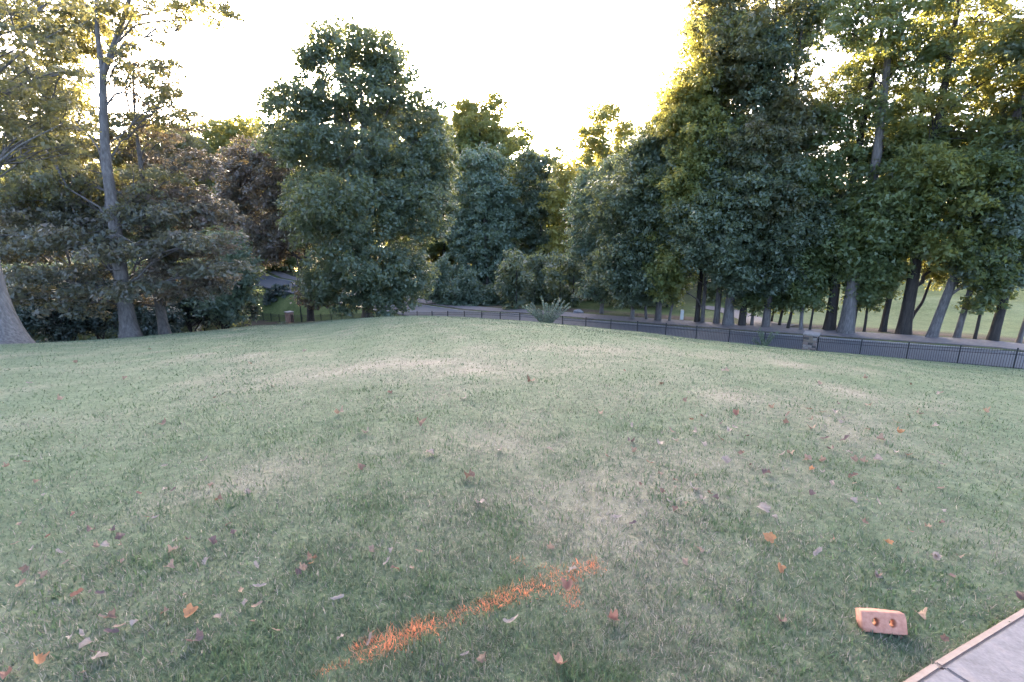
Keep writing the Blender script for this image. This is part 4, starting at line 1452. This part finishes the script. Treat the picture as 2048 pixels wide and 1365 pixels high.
zC = [(1390,28),(490,18),(1570,42),(1220,65),(1300,85),(1380,85),(1425,122),(1400,140),(1240,130),(1090,98),(590,105),(800,92),(535,130),(185,163),(705,148),(415,193),(555,200),(750,192),(790,172),(1240,178),(1565,183),(1740,205),(1640,243),(1730,145),(1800,102),(1860,88),(1960,165),(1090,145),(700,240),(860,225),(1315,240),(1350,298),(1455,320),(345,265),(440,250),(180,255),(610,272),(205,315),(35,345),(830,330),(1110,328),(735,370),(290,385),(880,400),(1060,340),(1300,370),(1215,365),(1490,370),(1540,380),(1620,365),(1735,318),(1800,335),(1930,332),(1985,388),(1240,420),(1300,440),(975,445),(1075,430),(425,428),(350,450),(565,460),(440,485),(235,508),(435,530),(360,550),(400,610),(445,655),(505,620),(595,598),(675,590),(640,565),(1240,560),(1360,505),(1490,505),(1480,460),(1995,535),(1750,545),(1480,605),(1630,615),(100,705),(190,740),(1020,705),(1365,835),(580,900),(495,965),(1060,1000),(1265,905),(1960,935),(1620,1048),(2005,665),(2000,735),(1915,760),(1810,785),(1545,735)]
zD = [(495,40),(1385,75),(1560,75),(1500,225),(950,215),(240,560),(1270,515),(1450,690),(2000,365)]
plist = [(a / 2.935, 900 + b / 2.935) for a, b in zA] + [(600 + a / 3.151, 1080 + b / 3.151) for a, b in zB] + [(1200 + a / 2.926, 800 + b / 2.926) for a, b in zC] + [(1500 + a / 3.737, 1100 + b / 3.737) for a, b in zD]
for a, b in plist:
    cn_ = rr.choices(['tan', 'pale', 'brown', 'purple', 'orange', 'red'], [5, 4, 3.2, 2.6, .25, 1.2])[0]
    d_ = hit(a, b)[3]
    s_ = rr.uniform(.038, .07) if d_ < 4 else rr.uniform(.06, .095)
    fallen(a, b, s_, cn_)
far_px = [(545, 777), (150, 728), (300, 700), (680, 830), (735, 870), (930, 800), (1060, 765), (865, 690), (610, 705), (1970, 828), (1540, 820), (1880, 790), (1320, 770), (1730, 760), (430, 800), (250, 760), (120, 800), (1640, 770), (780, 790), (1200, 830), (1000, 905), (860, 912), (720, 938), (940, 960), (1100, 905), (60, 770), (500, 730), (1450, 745), (1820, 770), (1250, 745), (840, 850), (330, 850)]
for a, b in far_px:
    fallen(a, b, rr.uniform(.09, .13), rr.choices(['tan', 'pale', 'brown'], [4, 3, 3])[0])
for px_, py_, s_, cn_, lab, kd in [(1538, 1085, .085, 'orange', 'bright orange leaf standing in the grass behind the brick', 1), (385, 1234, .085, 'orange', 'golden-tan upright leaf near the lower corner opposite the brick', 1), (395, 1290, .09, 'purple', 'large dark purple-brown leaf below the golden-tan one', 1),
                                   (160, 1196, .085, 'red', 'reddish leaf overlapping a pale one near the picture edge', 1), (213, 1097, .06, 'pale', 'small white-backed leaf beside a tan one in the near grass', 1), (1019, 1255, .085, 'pale', 'long pale leaf standing upright below the arrow shaft', 2),
                                   (1120, 1340, .1, 'red', 'russet leaf at the bottom edge between arrow and brick', 2), (1385, 982, .1, 'pale', 'white star-shaped leaf, brightest on the lawn', 0), (1527, 1024, .1, 'pale', 'pale star-shaped leaf above the bright orange one', 0), (1690, 885, .14, 'purple', 'large dark curled leaf standing up among scattered pale ones', 2),
                                   (1557, 1143, .07, 'orange', 'round orange-brown leaf between the arrow head and the brick', 1), (1775, 1094, .065, 'orange', 'small orange leaf behind the brick toward the picture edge', 1), (1803, 1272, .07, 'brown', 'brown leaf leaning on the foot of the brick', 2), (960, 1012, .08, 'pale', 'pale leaf alone beyond the arrow head', 0)]:
    fallen(px_, py_, s_, cn_, lab, kd)

print('triangles', sum(sum(len(p.vertices) - 2 for p in o.data.polygons) if False else len(o.data.loops) - 2 * len(o.data.polygons) for o in bpy.data.objects if o.type == 'MESH'))
